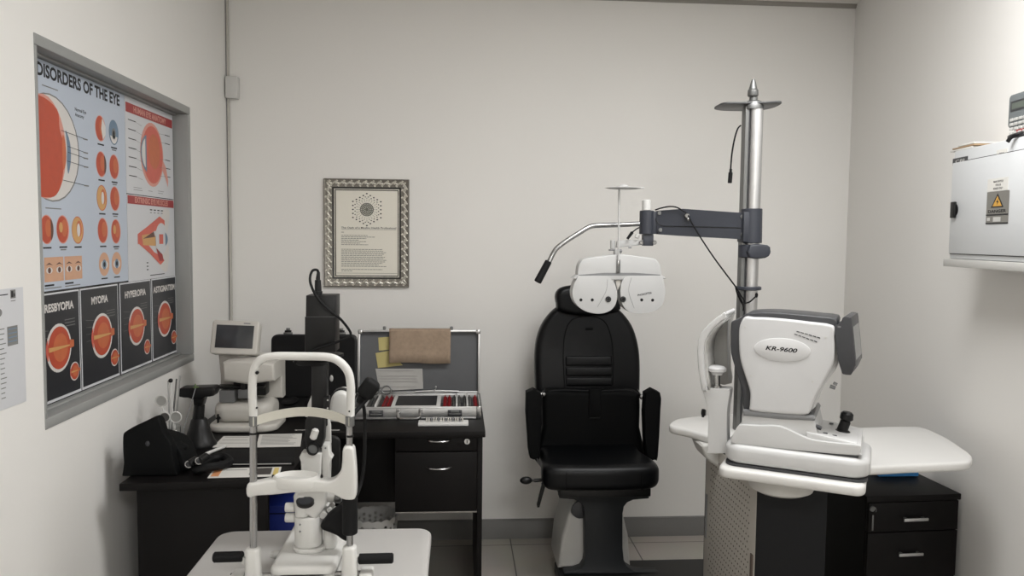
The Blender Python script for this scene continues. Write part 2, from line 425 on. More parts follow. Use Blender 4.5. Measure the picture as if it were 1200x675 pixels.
for yy in (2.2, 2.31):      # two strips of face photographs
    d.Rr(u(yy), v(1.356), u(yy+0.104), v(1.425), SKN, 1)
    for k in (0.026, 0.080):
        d.P(ell(u(yy+k), v(1.388), 0.017, 0.009), SCL, 2).E(u(yy+k), v(1.388), 0.008, 0.008, BRN, 3).P([(u(yy+k-0.02), v(1.402)), (u(yy+k), v(1.41)), (u(yy+k+0.02), v(1.402)), (u(yy+k), v(1.405))], BRN, 2)
    d.Rr(u(yy), v(1.344), u(yy+0.05), v(1.349), INK).Rr(u(yy), v(1.337), u(yy+0.09), v(1.340), GRY)
for yy in (2.561, 2.652):
    d.E(u(yy), v(1.394), 0.037, 0.038, SKN, 1).P(ell(u(yy), v(1.392), 0.026, 0.014), SCL, 2).E(u(yy), v(1.393), 0.014, 0.016, IRI, 3).E(u(yy), v(1.393), 0.007, 0.008, INK, 4)
    d.Rr(u(yy-0.022), v(1.346), u(yy+0.022), v(1.350), INK)
hang_left(d, 'poster', 'large pale blue poster titled disorders of the eye, on the left window', Y0, Z0)
# 2 human eye anatomy
Y0, Z0 = 2.743, 1.632
d = Sheet(0.440, 0.332, WHT)
d.Rr(u(2.748), v(1.911), u(3.178), v(1.944), BND).T('HUMAN EYE ANATOMY', u(2.963), v(1.918), 0.020, PNK, w=0.30, lay=2, bold=0.035, align='c')
d.E(u(2.972), v(1.786), 0.108, 0.118, PNK, 1).E(u(2.976), v(1.786), 0.096, 0.106, ROS, 2).E(u(2.99), v(1.80), 0.055, 0.065, OR2, 3)
d.P(ell(u(2.945), v(1.786), 0.078, 0.072, 20, 110, 250), IRI, 4).P(ell(u(2.93), v(1.786), 0.055, 0.058, 20, 115, 245), SCL, 5)
d.P([(u(3.06), v(1.745)), (u(3.10), v(1.705)), (u(3.12), v(1.675)), (u(3.125), v(1.70)), (u(3.105), v(1.75)), (u(3.075), v(1.775))], PNK, 3)
for k in range(7):
    zz = 1.885-k*0.032
    d.Rr(u(2.765), v(zz), u(2.83), v(zz+0.003), INK).Ln(u(2.83), v(zz), u(2.88), v(zz-0.006), 0.001, GRY, 3)
    if k in (0, 1, 3, 4, 5): d.Rr(u(3.10), v(zz-0.01), u(3.15), v(zz-0.007), INK).Ln(u(3.04), v(zz-0.012), u(3.10), v(zz-0.009), 0.001, GRY, 3)
d.lines(u(2.80), v(1.655), 0.08, 2, 0.008).lines(u(2.93), v(1.65), 0.05, 1, 0.008).lines(u(3.02), v(1.655), 0.06, 2, 0.008)
hang_left(d, 'poster', 'white poster headed human eye anatomy, upper right on the left window', Y0, Z0)
# 3 extrinsic eye muscles
Y0, Z0 = 2.743, 1.326
d = Sheet(0.440, 0.303, WHT)
d.Rr(u(2.748), v(1.597), u(3.178), v(1.626), BND).T('EXTRINSIC EYE MUSCLES', u(2.963), v(1.603), 0.019, PNK, w=0.31, lay=2, bold=0.035, align='c')
d.P(smooth2([(u(3.06), v(1.58)), (u(3.13), v(1.585)), (u(3.12), v(1.53)), (u(3.10), v(1.48)), (u(3.12), v(1.43)), (u(3.10), v(1.35)), (u(3.04), v(1.36)), (u(2.99), v(1.42)), (u(3.03), v(1.48))], 4), SCL, 1)
d.P([(u(2.825), v(1.455)), (u(2.825), v(1.492)), (u(2.92), v(1.522)), (u(3.03), v(1.560)), (u(3.08), v(1.545)), (u(3.08), v(1.52)), (u(2.96), v(1.500)), (u(2.90), v(1.475))], ROS, 2)
d.P([(u(2.825), v(1.460)), (u(2.825), v(1.480)), (u(2.90), v(1.462)), (u(2.97), v(1.425)), (u(3.05), v(1.405)), (u(3.07), v(1.39)), (u(3.03), v(1.375)), (u(2.93), v(1.42))], ROS, 3)
d.E(u(3.045), v(1.473), 0.062, 0.062, SCL, 4).E(u(3.045), v(1.475), 0.058, 0.058, WHT, 5).P([(u(3.02), v(1.455)), (u(3.06), v(1.455)), (u(3.06), v(1.492)), (u(3.02), v(1.492))], ROS, 6).P(ell(u(3.055), v(1.473), 0.052, 0.03, 12, -60, 60), IRI, 6)
d.P([(u(2.87), v(1.452)), (u(2.86), v(1.488)), (u(2.96), v(1.495)), (u(3.0), v(1.478)), (u(2.985), v(1.448))], YEL, 4).P([(u(2.87), v(1.475)), (u(2.97), v(1.502)), (u(2.98), v(1.482))], BRN, 5)
d.P([(u(2.99), v(1.44)), (u(3.05), v(1.415)), (u(3.06), v(1.39)), (u(3.02), v(1.39))], BND, 5)
for k in range(4): d.Rr(u(2.94+0.035*k), v(1.580), u(2.962+0.035*k), v(1.584), INK).Rr(u(2.94+0.035*k), v(1.570), u(2.958+0.035*k), v(1.573), GRY)
d.Rr(u(2.90), v(1.385), u(2.915), v(1.389), INK).Rr(u(2.90), v(1.372), u(2.915), v(1.376), INK).Rr(u(2.90), v(1.36), u(2.915), v(1.364), INK)
d.lines(u(2.93), v(1.338), 0.14, 1, 0.006, 0.003, INK, 0)
hang_left(d, 'poster', 'white poster headed extrinsic eye muscles, below the eye anatomy poster', Y0, Z0)
# 4-7 the four charcoal posters
for (ya, yb, word, tx0, tx1, cy, cz, rr, sy, sz, lab) in [
    (2.140, 2.391, 'PRESBYOPIA', 2.178, 2.356, 2.266, 1.165, 0.066, 2.352, 1.083, 'charcoal poster titled presbyopia, nearest of the four in the bottom row'),
    (2.397, 2.656, 'MYOPIA', 2.467, 2.580, 2.534, 1.166, 0.068, 2.620, 1.082, 'charcoal poster titled myopia, bottom row of the left window'),
    (2.669, 2.932, 'HYPEROPIA', 2.709, 2.886, 2.801, 1.166, 0.065, 2.889, 1.079, 'charcoal poster titled hyperopia, bottom row of the left window'),
    (2.941, 3.186, 'ASTIGMATISM', 2.955, 3.172, 3.063, 1.164, 0.066, 3.155, 1.080, 'charcoal poster titled astigmatism, bottom row beside the far jamb')]:
    Y0, Z0 = ya, 1.016
    d = Sheet(yb-ya, 0.309, WHT)
    d.Rr(0.005, 0.008, yb-ya-0.005, 0.304, BLK, 1)
    d.T(word, u(tx0), v(1.272), 0.022, SCL, w=tx1-tx0, lay=2, bold=0.035)
    for (ex, ez, k) in ((cy, cz, 1.0), (sy, sz, 0.40)):
        r = rr*k
        d.E(u(ex), v(ez), r*1.06, r*1.06, SCL, 2).E(u(ex+0.002*k), v(ez), r*0.93, r*0.93, ORD, 3).E(u(ex+0.008*k), v(ez), r*0.62, r*0.62, OR2, 4)
        d.P([(u(ex-r*0.85), v(ez+r*0.10)), (u(ex+r*0.9), v(ez+r*0.03)), (u(ex+r*0.9), v(ez-r*0.03)), (u(ex-r*0.85), v(ez-r*0.10))], YEL, 5)
        d.P([(u(ex+r*0.92), v(ez+r*0.25)), (u(ex+r*1.28), v(ez+r*0.2)), (u(ex+r*1.28), v(ez-r*0.1)), (u(ex+r*0.92), v(ez-r*0.15))], OR2, 5)
        d.P(ell(u(ex-r*0.80), v(ez), r*0.30, r*0.5, 16, 110, 250), ROS, 6)
    for k in range(3): d.Rr(u(cy+0.035), v(cz+0.075-0.009*k), min(u(cy+0.095), yb-ya-0.01), v(cz+0.077-0.009*k), GRY, 2)
    for k in range(4): d.Ln(u(cy-0.105), v(cz+0.06-0.022*k), u(cy-0.055), v(cz+0.055-0.02*k), 0.0012, GRY, 2)
    hang_left(d, 'poster', lab, ya, 1.016)
# white notice on the left wall, near
Y0, Z0 = 1.62, 1.070
d = Sheet(0.370, 0.288, WHT)
d.Rr(0.02, v(1.343), u(1.925), v(1.3455), INK).Rr(u(1.935), v(1.333), u(1.957), v(1.354), GRY).Rr(u(1.938), v(1.336), u(1.947), v(1.351), INK, 2).Rr(u(1.949), v(1.337), u(1.954), v(1.345), INK, 2).Rr(u(1.936), v(1.326), u(1.956), v(1.328), GRY)
d.Rr(u(1.917), v(1.219), u(1.961), v(1.266), GRY, 1)
for k in range(4): d.Rr(u(1.921), v(1.228+0.010*k), u(1.957), v(1.2305+0.010*k), IRI, 2)
d.E(u(1.885), v(1.303), 0.014, 0.010, GRY)
for k in range(15):
    d.Rr(0.03, v(1.262-0.0118*k), u(1.80+0.02*random.random()), v(1.2635-0.0118*k), GRY)
    d.Rr(u(1.885), v(1.262-0.0118*k), u(1.900+0.012*random.random()), v(1.2645-0.0118*k), GRY)
o = d.build('wall_notice', PM, None); o.location = (XL+0.0015, Y0, Z0); o.rotation_euler = (0, 0, R(90))
tag(o, 'white printed notice sheet on the left wall before the window', 'notice')

# ------------------------------------------------------------------ framed certificate on the back wall
M_silver = mat('antique_silver', rgb(214, 210, 200), 0.36, 0.6, var=0.35, scale=70, bump=0.5, bscale=160)  # bright silver: painted highlights of the curls, and the inner slip
M_blackfr = mat('black_lacquer', rgb(20, 19, 18), 0.35)
M_parch = mat('parchment', rgb(230, 226, 214), 0.75, var=0.02, scale=6)
cx, cz, cw, ch = -0.432, 1.507, 0.402, 0.515
cert = thing('picture_frame', 'ornate antique silver picture frame with a printed oath on the back wall', 'picture', (cx, YB-0.028, cz-ch/2))
def mould(mb, x0, z0, x1, z1, prof, mi=0):
    """mitred moulding: prof is a list of (inset, forward) from the outer edge"""
    vs = []; n = len(prof)
    for (sx, sz) in ((0, 0), (1, 0), (1, 1), (0, 1)):
        for ins, fw in prof:
            vs.append(((x0+ins) if sx == 0 else (x1-ins), YB-0.002-fw, (z0+ins) if sz == 0 else (z1-ins)))
    fs = []
    for c in range(4):
        e = (c+1) % 4
        for k in range(n-1): fs.append([c*n+k, e*n+k, e*n+k+1, c*n+k+1])
    mb.add(vs, fs, mi)
X0, X1, Z0, Z1 = cx-cw/2, cx+cw/2, cz-ch/2, cz+ch/2
fr = MB()
mould(fr, X0, Z0, X1, Z1, [(0, 0), (0, 0.014), (0.004, 0.020), (0.010, 0.016), (0.034, 0.012), (0.040, 0.010)])
M_silvd = mat('groove_shade_silver', rgb(132, 128, 120), 0.5, 0.6, var=0.3, scale=80)  # darker base silver paints the shade in the grooves between the curls
def scroll(mb, x, z, a, s=1.35):
    """one raised acanthus curl"""
    M = Matrix.Translation((x, YB-0.017, z)) @ Matrix.Rotation(a, 4, 'Y')
    mb.ball((0, 0, 0.0), (0.0036*s, 0.006, 0.0125*s), 8, 1, M=M)
    mb.ball((0.006*s, 0, 0.006*s), (0.0042*s, 0.006, 0.0042*s), 6, 1, M=M)
    mb.ball((-0.005*s, 0, -0.008*s), (0.0034*s, 0.005, 0.0050*s), 6, 1, M=M)
ins = 0.021
n = 21
for k in range(n):
    t = (k+0.5)/n
    scroll(fr, X0+ins+(cw-2*ins)*t, Z0+ins, R(50 if k % 2 else -50)); scroll(fr, X0+ins+(cw-2*ins)*t, Z1-ins, R(50 if k % 2 else -50))
n = 27
for k in range(n):
    t = (k+0.5)/n
    scroll(fr, X0+ins, Z0+ins+(ch-2*ins)*t, R(38 if k % 2 else -38)); scroll(fr, X1-ins, Z0+ins+(ch-2*ins)*t, R(38 if k % 2 else -38))
fr.build('moulding', [M_silvd, M_silver], cert)
sl = MB(); mould(sl, X0+0.039, Z0+0.039, X1-0.039, Z1-0.039, [(0, 0), (0, 0.011), (0.007, 0.009), (0.008, 0.006)], 0)
mould(sl, X0+0.047, Z0+0.047, X1-0.047, Z1-0.047, [(0, 0), (0, 0.008), (0.0035, 0.008), (0.004, 0.004)], 1)
mould(sl, X0+0.051, Z0+0.051, X1-0.051, Z1-0.051, [(0, 0), (0, 0.0055), (0.003, 0.005), (0.004, 0.003)], 0)
sl.build('inner_slip', [M_blackfr, M_silver], cert)
ps = MB(); PX0, PX1, PZ0, PZ1 = X0+0.053, X1-0.053, Z0+0.053, Z1-0.053
YP = YB-0.0045
ps.box((PX0, YP, PZ0), (PX1, YB-0.0025, PZ1), mi=0)
pw, ph = PX1-PX0, PZ1-PZ0
ex, ez = PX0+pw*0.5, PZ0+ph*0.775
ps.flat(ell(ex, ez, 0.033, 0.032, 24), YP-0.0003, 2)
for rr, nn in ((0.026, 22), (0.018, 16), (0.010, 9)):
    for k in range(nn):
        t = 2*PI*k/nn; ps.flat(ell(ex+rr*math.cos(t), ez+rr*math.sin(t), 0.0022, 0.0016, 6), YP-0.0005, 0)
def hexpt(rad, t):
    t = t % 1.0*6; i = int(t); f = t-i
    a = [R(90+60*i), R(90+60*(i+1))]
    return (ex+rad*((1-f)*math.cos(a[0])+f*math.cos(a[1])), ez+rad*((1-f)*math.sin(a[0])+f*math.sin(a[1])))
for rad, nn, s in ((0.076, 24, 0.0046), (0.064, 24, 0.0034), (0.054, 24, 0.0026), (0.046, 24, 0.0020), (0.040, 24, 0.0016)):
    for k in range(nn):
        x, z = hexpt(rad, (k+0.5*(rad == 0.064))/nn); ps.flat(ell(x, z, s, s*0.75, 6), YP-0.0004, 1 if rad > 0.06 else 2)
zt = PZ0+ph*0.545
ps.text('The Oath of a Muslim Health Professional', PX0+pw*0.09, zt+0.003, 0.0085, YP-0.0004, w=pw*0.88, mi=1, bold=0.012)
ps.rect(PX0+pw*0.09, zt-0.0015, PX0+pw*0.97, zt-0.0003, YP-0.0004, 1)
zz = zt-0.016
for wd in (0.05, 0, 0.42, 0.54, 0.40, 0.28, 0.40, 0.30, 0.43, 0, 0.0, 0.66, 0.67, 0.72, 0.69, 0.66, 0.70, 0.68, 0.72, 0.70, 0.66, 0.60, 0.72, 0, 0.66, 0.18):
    if wd:
        x = PX0+pw*0.09; xe = x+pw*wd
        while x < xe:      # words of a line too small to read
            l = random.uniform(0.006, 0.016); ps.rect(x, zz, min(x+l, xe), zz+0.0026, YP-0.0003, 2); x += l+0.0022
    zz -= 0.0074
ps.rect(PX0+0.004, PZ0+0.012, PX1-0.004, PZ0+0.0135, YP-0.0003, 2)
ps.build('oath_sheet', [M_parch, M_ink, mat('faded_ink', rgb(112, 112, 104), 0.8)], cert)

# ------------------------------------------------------------------ right wall: distribution board, meter, papers
BF = RC-RN*0.15                                   # the plane of the box's front
M_box = mat('powder_coat_white', rgb(205, 207, 208), 0.38, var=0.01)
M_plate = mat('grey_label', rgb(120, 118, 112), 0.5)
M_yel = mat('warning_yellow', rgb(206, 156, 66), 0.5)
def bp(px, py): return onplane(px, py, BF, RD)
sL = bp(1115, 250)[0]; zT = bp(1116, 178)[1]; zB = bp(1115, 303)[1]; zD = bp(1118, 297)[1]; zDT = bp(1120, 191)[1]
sR = sL+0.62
eb = thing('distribution_board', 'white metal electrical box with a danger label on the right wall', 'electrical box', tuple(RC), RROT)
eb['_o'] = [0, 0, 0]
b = MB(); b.box((sL, -0.15, zB), (sR, -0.001, zT), 0.004).box((sL+0.0025, -0.1512, zD-0.0025), (sR-0.0025, -0.1495, zDT+0.0025), mi=1)
b.build('cabinet_body', [M_box, M_black], eb)
b = MB(); b.box((sL-0.02, -0.160, zB-0.026), (sR+0.02, -0.001, zB-0.001), 0.002); b.build('bottom_flange', M_lgrey, eb)
b = MB(); b.box((sL+0.004, -0.156, zD), (sR-0.004, -0.150, zDT), 0.002)
door = b.build('cabinet_door', M_box, eb)
s, z = bp(1121.5, 246)
b = MB(); b.cyl((s, -0.156, z), (s, -0.159, z), 0.020).box((s-0.014, -0.166, z-0.026), (s+0.014, -0.158, z+0.026), 0.003)
b.build('door_latch', M_black, door)
# labels on the door
s0, z0 = bp(1160.5, 212); s1, z1 = bp(1184, 262); zm = bp(1161, 225)[1]; s1b = bp(1184.5, 211)[0]
b = MB(); b.box((s0, -0.1572, zm), (s1b, -0.1562, z0+0.004), mi=0); h3 = (z0-zm)/3.3
for k, tx in enumerate(['MAIN SWITCH', 'FOR DB', 'BOARD ONLY']): b.text(tx, (s0+s1)/2, zm+0.005+h3*(2-k), h3*0.55, -0.1576, mi=1, align='c')
b.build('switch_label', [M_paper, M_ink], door)['label'] = 'white switch label'
b = MB(); b.box((s0, -0.1572, z1), (s1, -0.1562, zm-0.001), mi=0)
cxs = (s0+s1)/2; wv = s1-s0; ht = zm-z1
def tri(k): return [(cxs-wv*0.29*k, zm-ht*0.50+ht*0.14*(1-k)), (cxs+wv*0.29*k, zm-ht*0.50+ht*0.14*(1-k)), (cxs, zm-ht*0.07-ht*0.29*(1-k))]
b.flat(tri(1), -0.1575, 1).flat(tri(0.72), -0.1578, 2)
b.flat([(cxs+0.006, zm-ht*0.20), (cxs-0.006, zm-ht*0.34), (cxs+0.001, zm-ht*0.34), (cxs-0.003, zm-ht*0.44), (cxs+0.008, zm-ht*0.31), (cxs+0.001, zm-ht*0.31)], -0.1581, 1)
b.text('DANGER', cxs, zm-ht*0.655, ht*0.09, -0.1576, w=wv*0.82, mi=1, align='c', bold=0.03)
b.rect(s0, zm-ht*0.74, s1, zm-ht*0.70, -0.1576, 1).rect(s0+wv*0.06, zm-ht*0.90, s0+wv*0.2, zm-ht*0.80, -0.1576, 3).rect(s0+wv*0.34, zm-ht*0.93, s0+wv*0.68, zm-ht*0.79, -0.1576, 3)
b.rect(s0, z1, s1, z1+0.004, -0.1576, 1)
b.build('danger_label', [M_plate, M_ink, M_yel, M_lgrey], door)['label'] = 'grey danger label with yellow triangle'
s0, z0 = bp(1117, 187); s1, z1 = bp(1134, 191)
b = MB(); b.box((s0, -0.1512, z1), (s1, -0.1498, z1+0.022), mi=0); b.text('CBI', (s0+s1)/2, z1+0.006, 0.010, -0.1516, w=(s1-s0)*0.6, mi=1, align='c'); b.build('maker_plate', [M_dgrey, M_lgrey], eb)['label'] = 'dark maker plate'
s0, z0 = bp(1168, 185)
b = MB(); b.box((s0, -0.1512, z0), (s0+0.055, -0.1498, z0+0.022), mi=0); b.text('DB 01', s0+0.027, z0+0.006, 0.007, -0.1516, mi=1, align='c'); b.build('board_label', [M_paper, M_ink], eb)['label'] = 'small white board label'
# papers lying on top of the box
pp = MB()
M_cardb = mat('brown_card', rgb(166, 140, 110), 0.8, var=0.08)
for k, (a, e, dz, wd) in enumerate([(-0.040, 0.10, 0.001, 0.12), (-0.025, 0.11, 0.007, 0.125), (0.01, 0.11, 0.013, 0.11)]):
    pp.box((sL+a, -0.145, zT+dz), (sL+e, -0.145+wd, zT+dz+0.005), 0.001, mi=0 if k != 1 else 1)
o = pp.build('paper_bundle', [M_paper, M_cardb], None); o.location = tuple(RC); o.rotation_euler = (0, 0, RROT)
tag(o, 'thin bundle of cards and papers lying on top of the electrical box', 'papers')
# prepaid meter above the box
M_meter = mat('meter_grey_clear_cover', rgb(112, 118, 120), 0.25)
BM = RC-RN*0.075
def mp_(px, py): return onplane(px, py, BM, RD)
s0, zt = mp_(1182, 110); zb = mp_(1182, 166)[1]
zb = zT+0.004
mt = thing('electricity_meter', 'grey prepaid electricity meter with keypad above the electrical box', 'meter', tuple(RC), RROT); mt['_o'] = [0, 0, 0]
b = MB(); b.prism(rrect(s0, zb, s0+0.17, zt, 0.018), -0.055, -0.001, 'y', 0.004); b.build('meter_base', M_lgrey, mt)
b = MB(); b.prism(rrect(s0+0.006, zb+0.045, s0+0.164, zt-0.006, 0.014), -0.078, -0.0551, 'y', 0.006); b.build('meter_cover', M_meter, mt)
b = MB(); b.box((s0+0.022, -0.0795, zt-0.058), (s0+0.145, -0.0781, zt-0.028), mi=0).rect(s0+0.029, zt-0.052, s0+0.135, zt-0.034, -0.0797, 1); b.build('meter_display', [M_dgrey, mat('lcd_green_grey', rgb(92, 100, 92), 0.3)], mt)
b = MB()
for i in range(4):
    for j in range(4): b.box((s0+0.026+0.022*i, -0.083, zt-0.088-0.0135*j), (s0+0.042+0.022*i, -0.0781, zt-0.079-0.0135*j), 0.0015)
b.build('keypad', M_lgrey, mt)
b = MB(); b.box((s0+0.055, -0.0805, zb+0.030), (s0+0.15, -0.0556, zb+0.044), 0.002, mi=0).box((s0+0.06, -0.0812, zb+0.026), (s0+0.15, -0.0806, zb+0.0355), mi=1); b.build('meter_label', [M_paper, M_band], mt)
se = bp(1187, 178)[0]; b = MB(); b.tube([(s0+0.10, -0.070, zb+0.024), (s0+0.095, -0.086, zb+0.016), (s0+0.080, -0.110, zb+0.012), (se+0.022, -0.140, zT+0.012), (se+0.008, -0.160, zT+0.002), (se, -0.166, zT-0.010)], 0.0055, 10, smooth=5); b.build('meter_cable', M_black, mt)
# ------------------------------------------------------------------ desks (left return and back desk) 
HD = 0.75
M_line = mat('pale_edge', rgb(120, 116, 110), 0.5)
dk = thing('desk', 'dark return desk along the left wall with a solid modesty panel', 'desk', (-0.76, 3.0, 0))
b = MB(); b.prism([(-1.0, 2.32), (-0.515, 2.34), (-0.515, 3.70), (-1.0, 3.70)], HD-0.024, HD, 'z', 0.003); b.build('desktop', M_desk, dk)
b = MB(); b.box((-0.965, 2.355, 0.0), (-0.575, 2.375, HD-0.0241), 0.002); b.build('modesty_panel', M_desk, dk)
b = MB(); b.box((-0.965, 2.3751, 0.0), (-0.945, 3.66, HD-0.0241), 0.002); b.build('side_panel', M_desk, dk)
b = MB(); b.box((-0.9449, 3.64, 0.0), (-0.54, 3.66, HD-0.0241), 0.002); b.build('side_panel', M_desk, dk)

bd = thing('drawer_desk', 'dark back desk with two drawers and a round lock, under the open lens case', 'desk', (-0.2, 3.2, 0))
b = MB(); b.box((-0.514, 2.905, HD-0.024), (0.112, 3.70, HD), 0.003); b.build('desktop', M_desk, bd)
b = MB(); b.box((0.082, 2.925, 0.0), (0.102, 3.66, HD-0.0241), 0.002); b.build('side_panel', M_desk, bd)
b = MB(); b.box((-0.235, 2.945, 0.43), (-0.217, 3.50, HD-0.0241), 0.002).box((-0.2169, 3.48, 0.43), (0.0819, 3.50, HD-0.0241)).box((-0.235, 2.925, 0.425), (0.0819, 3.50, 0.4299), 0.001, mi=1); b.build('drawer_carcass', [M_desk, M_line], bd)
b = MB(); b.box((-0.51, 3.20, 0.375), (-0.2355, 3.218, HD-0.0241), 0.002); b.build('back_panel', M_desk, bd)
for (z0, z1, hz) in ((0.668, 0.7245, 0.712), (0.4305, 0.664, 0.605)):
    b = MB(); b.box((-0.234, 2.926, z0), (0.081, 2.944, z1), 0.002); dr = b.build('drawer', M_desk, bd)
    b = MB(); b.tube([(-0.112, 2.9255, hz), (-0.098, 2.912, hz-0.001), (-0.066, 2.908, hz-0.002), (-0.034, 2.912, hz-0.001), (-0.020, 2.9255, hz)], 0.0035, 8, smooth=5); b.build('handle', M_chrome, dr)['label'] = 'slim silver bow handle'
b = MB(); b.cyl((0.042, 2.9255, 0.706), (0.042, 2.921, 0.706), 0.0115, n=20, bev=0.001).box((0.0405, 2.9202, 0.700), (0.0435, 2.9215, 0.712), mi=1); b.build('lock', [M_alu, M_black], bd)['label'] = 'round silver lock'

# blue box in the knee space, lace bin
M_blue = mat('dark_blue_card', rgb(18, 34, 104), 0.5)
b = MB(); b.box((-0.70, 2.72, 0.30), (-0.555, 2.94, 0.535), 0.004).box((-0.70, 2.7195, 0.505), (-0.555, 2.72, 0.509), mi=1); o = b.build('storage_box', [M_blue, M_black], None, org=(-0.63, 2.83, 0.30)); tag(o, 'dark blue storage box in the knee space below the return desk', 'box')
b = MB(); b.box((-0.72, 2.70, 0.0), (-0.52, 2.96, 0.2995), 0.004).box((-0.70, 2.698, 0.12), (-0.54, 2.70, 0.125), mi=1); o = b.build('storage_crate', [M_rubber, M_dgrey], None, org=(-0.62, 2.83, 0)); tag(o, 'black crate on the floor carrying the dark blue box', 'crate')
cb = at(440, 600, 3.30); bc = Vector((-0.350, 3.28, 0))
lb = MB(); N = 48; HB = 0.292
def binpt(i, z, off=0.0):
    r = 0.075+0.026*z/HB-off; t = 2*PI*i/N; return (bc.x+r*math.cos(t), bc.y+r*math.sin(t), z)
rows = [0.0, 0.05, 0.10, 0.15, 0.18, 0.19, 0.20, 0.21, 0.22, 0.23, 0.24, 0.25, 0.26, 0.272, HB]
for off in (0.0, 0.0016):
    base = len(lb.v)
    for k, z in enumerate(rows):
        for i in range(N):
            zz = z+(0.008*abs(math.sin(PI*i/3)) if k == len(rows)-1 else 0)
            lb.v.append(Vector(binpt(i, max(zz, 0.001), off)))
    for k in range(len(rows)-1):
        for i in range(N):
            if 4 <= k <= 12 and (i+2*(k % 2)) % 4 == 0: continue      # lace holes
            j = (i+1) % N; lb.f.append([base+k*N+i, base+k*N+j, base+(k+1)*N+j, base+(k+1)*N+i]); lb.m.append(0)
lb.flat([binpt(i, 0)[:2] for i in range(N)], 0.001, axis='z')
o = lb.build('lace_basket', M_white, None, org=tuple(bc)); tag(o, 'white lace-edged plastic basket on the floor under the drawer desk', 'basket')

# ------------------------------------------------------------------ trial lens case (open, aluminium) 
tc = thing('trial_lens_case', 'open aluminium trial lens case with grey lid on the back desk', 'lens case', (-0.155, 3.25, HD+0.0005))
CX0, CX1, CY0, CY1 = -0.428, 0.100, 3.10, 3.375
z0 = HD+0.001; z1 = z0+0.052
M_felt = mat('grey_felt', rgb(82, 82, 84), 0.85, var=0.05, scale=90)
M_lidin = mat('grey_lining', rgb(92, 93, 95), 0.8, var=0.03, scale=50)
b = MB()
b.box((CX0, CY0, z0), (CX1, CY0+0.008, z1), 0.0015).box((CX0, CY1-0.008, z0), (CX1, CY1, z1), 0.0015)
b.box((CX0, CY0+0.0081, z0), (CX0+0.008, CY1-0.0081, z1), 0.0015).box((CX1-0.008, CY0+0.0081, z0), (CX1, CY1-0.0081, z1), 0.0015)
b.box((CX0+0.0081, CY0+0.0081, z0), (CX1-0.0081, CY1-0.0081, z0+0.012), mi=1)
for zz in (z0+0.004, z1-0.006): b.box((CX0-0.001, CY0-0.0015, zz), (CX1+0.001, CY0, zz+0.004), 0.0005)
for xx in (CX0, CX1-0.018): b.box((xx-0.0012, CY0-0.003, z0), (xx+0.0192, CY0-0.0005, z1+0.001), 0.001, mi=2)
b.build('case_body', [M_alu, M_felt, M_chrome], tc)
for xx in (CX0+0.075, CX1-0.135):
    b = MB(); b.box((xx, CY0-0.006, z0+0.014), (xx+0.058, CY0-0.0031, z0+0.040), 0.0015, mi=0).box((xx+0.006, CY0-0.0075, z0+0.020), (xx+0.052, CY0-0.0061, z0+0.026), 0.0005, mi=1).box((xx+0.012, CY0-0.0085, z0+0.028), (xx+0.046, CY0-0.0061, z0+0.038), 0.001, mi=1); b.build('latch', [M_dgrey, M_alud], tc)
hx0, hx1 = -0.235, -0.145
b = MB(); b.tube([(hx0, CY0-0.004, z0+0.034), (hx0, CY0-0.030, z0+0.022), (hx0+0.012, CY0-0.042, z0+0.014), (hx1-0.012, CY0-0.042, z0+0.014), (hx1, CY0-0.030, z0+0.022), (hx1, CY0-0.004, z0+0.034)], 0.0058, 10, smooth=4)
b.box((hx0-0.008, CY0-0.006, z0+0.024), (hx0+0.008, CY0-0.0031, z0+0.046), 0.001).box((hx1-0.008, CY0-0.006, z0+0.024), (hx1+0.008, CY0-0.0031, z0+0.046), 0.001); b.build('carry_handle', M_chrome, tc)['label'] = 'chrome carry handle'
# lid, tipped back a little
LA = Matrix.Translation((0, CY1+0.004, z1)) @ Matrix.Rotation(R(-5), 4, 'X')
LH = 0.275
b = MB(); b.box((CX0, -0.001, 0.002), (CX1, 0.008, LH), 0.003, mi=1, M=LA)
for (a, c) in (((CX0-0.003, -0.022, 0.0), (CX0+0.006, 0.010, LH)), ((CX1-0.006, -0.022, 0.0), (CX1+0.003, 0.010, LH)), ((CX0-0.003, -0.022, LH-0.005), (CX1+0.003, 0.010, LH+0.004)), ((CX0, -0.010, 0.0), (CX1, 0.009, 0.008))): b.box(a, c, 0.002, M=LA)
for xx in (CX0-0.004, CX1-0.016): b.box((xx, -0.024, LH-0.014), (xx+0.020, 0.011, LH+0.006), 0.004, mi=2, M=LA)
lid = b.build('lid', [M_alu, M_lidin, M_chrome], tc)
for xx in (-0.325, -0.030): MB().box((xx, -0.012, LH+0.004), (xx+0.014, 0.004, LH+0.020), 0.004, M=LA).cyl((xx+0.007, -0.014, LH+0.014), (xx+0.007, 0.006, LH+0.014), 0.004, n=10, M=LA).build('lid_catch', M_alud, lid)
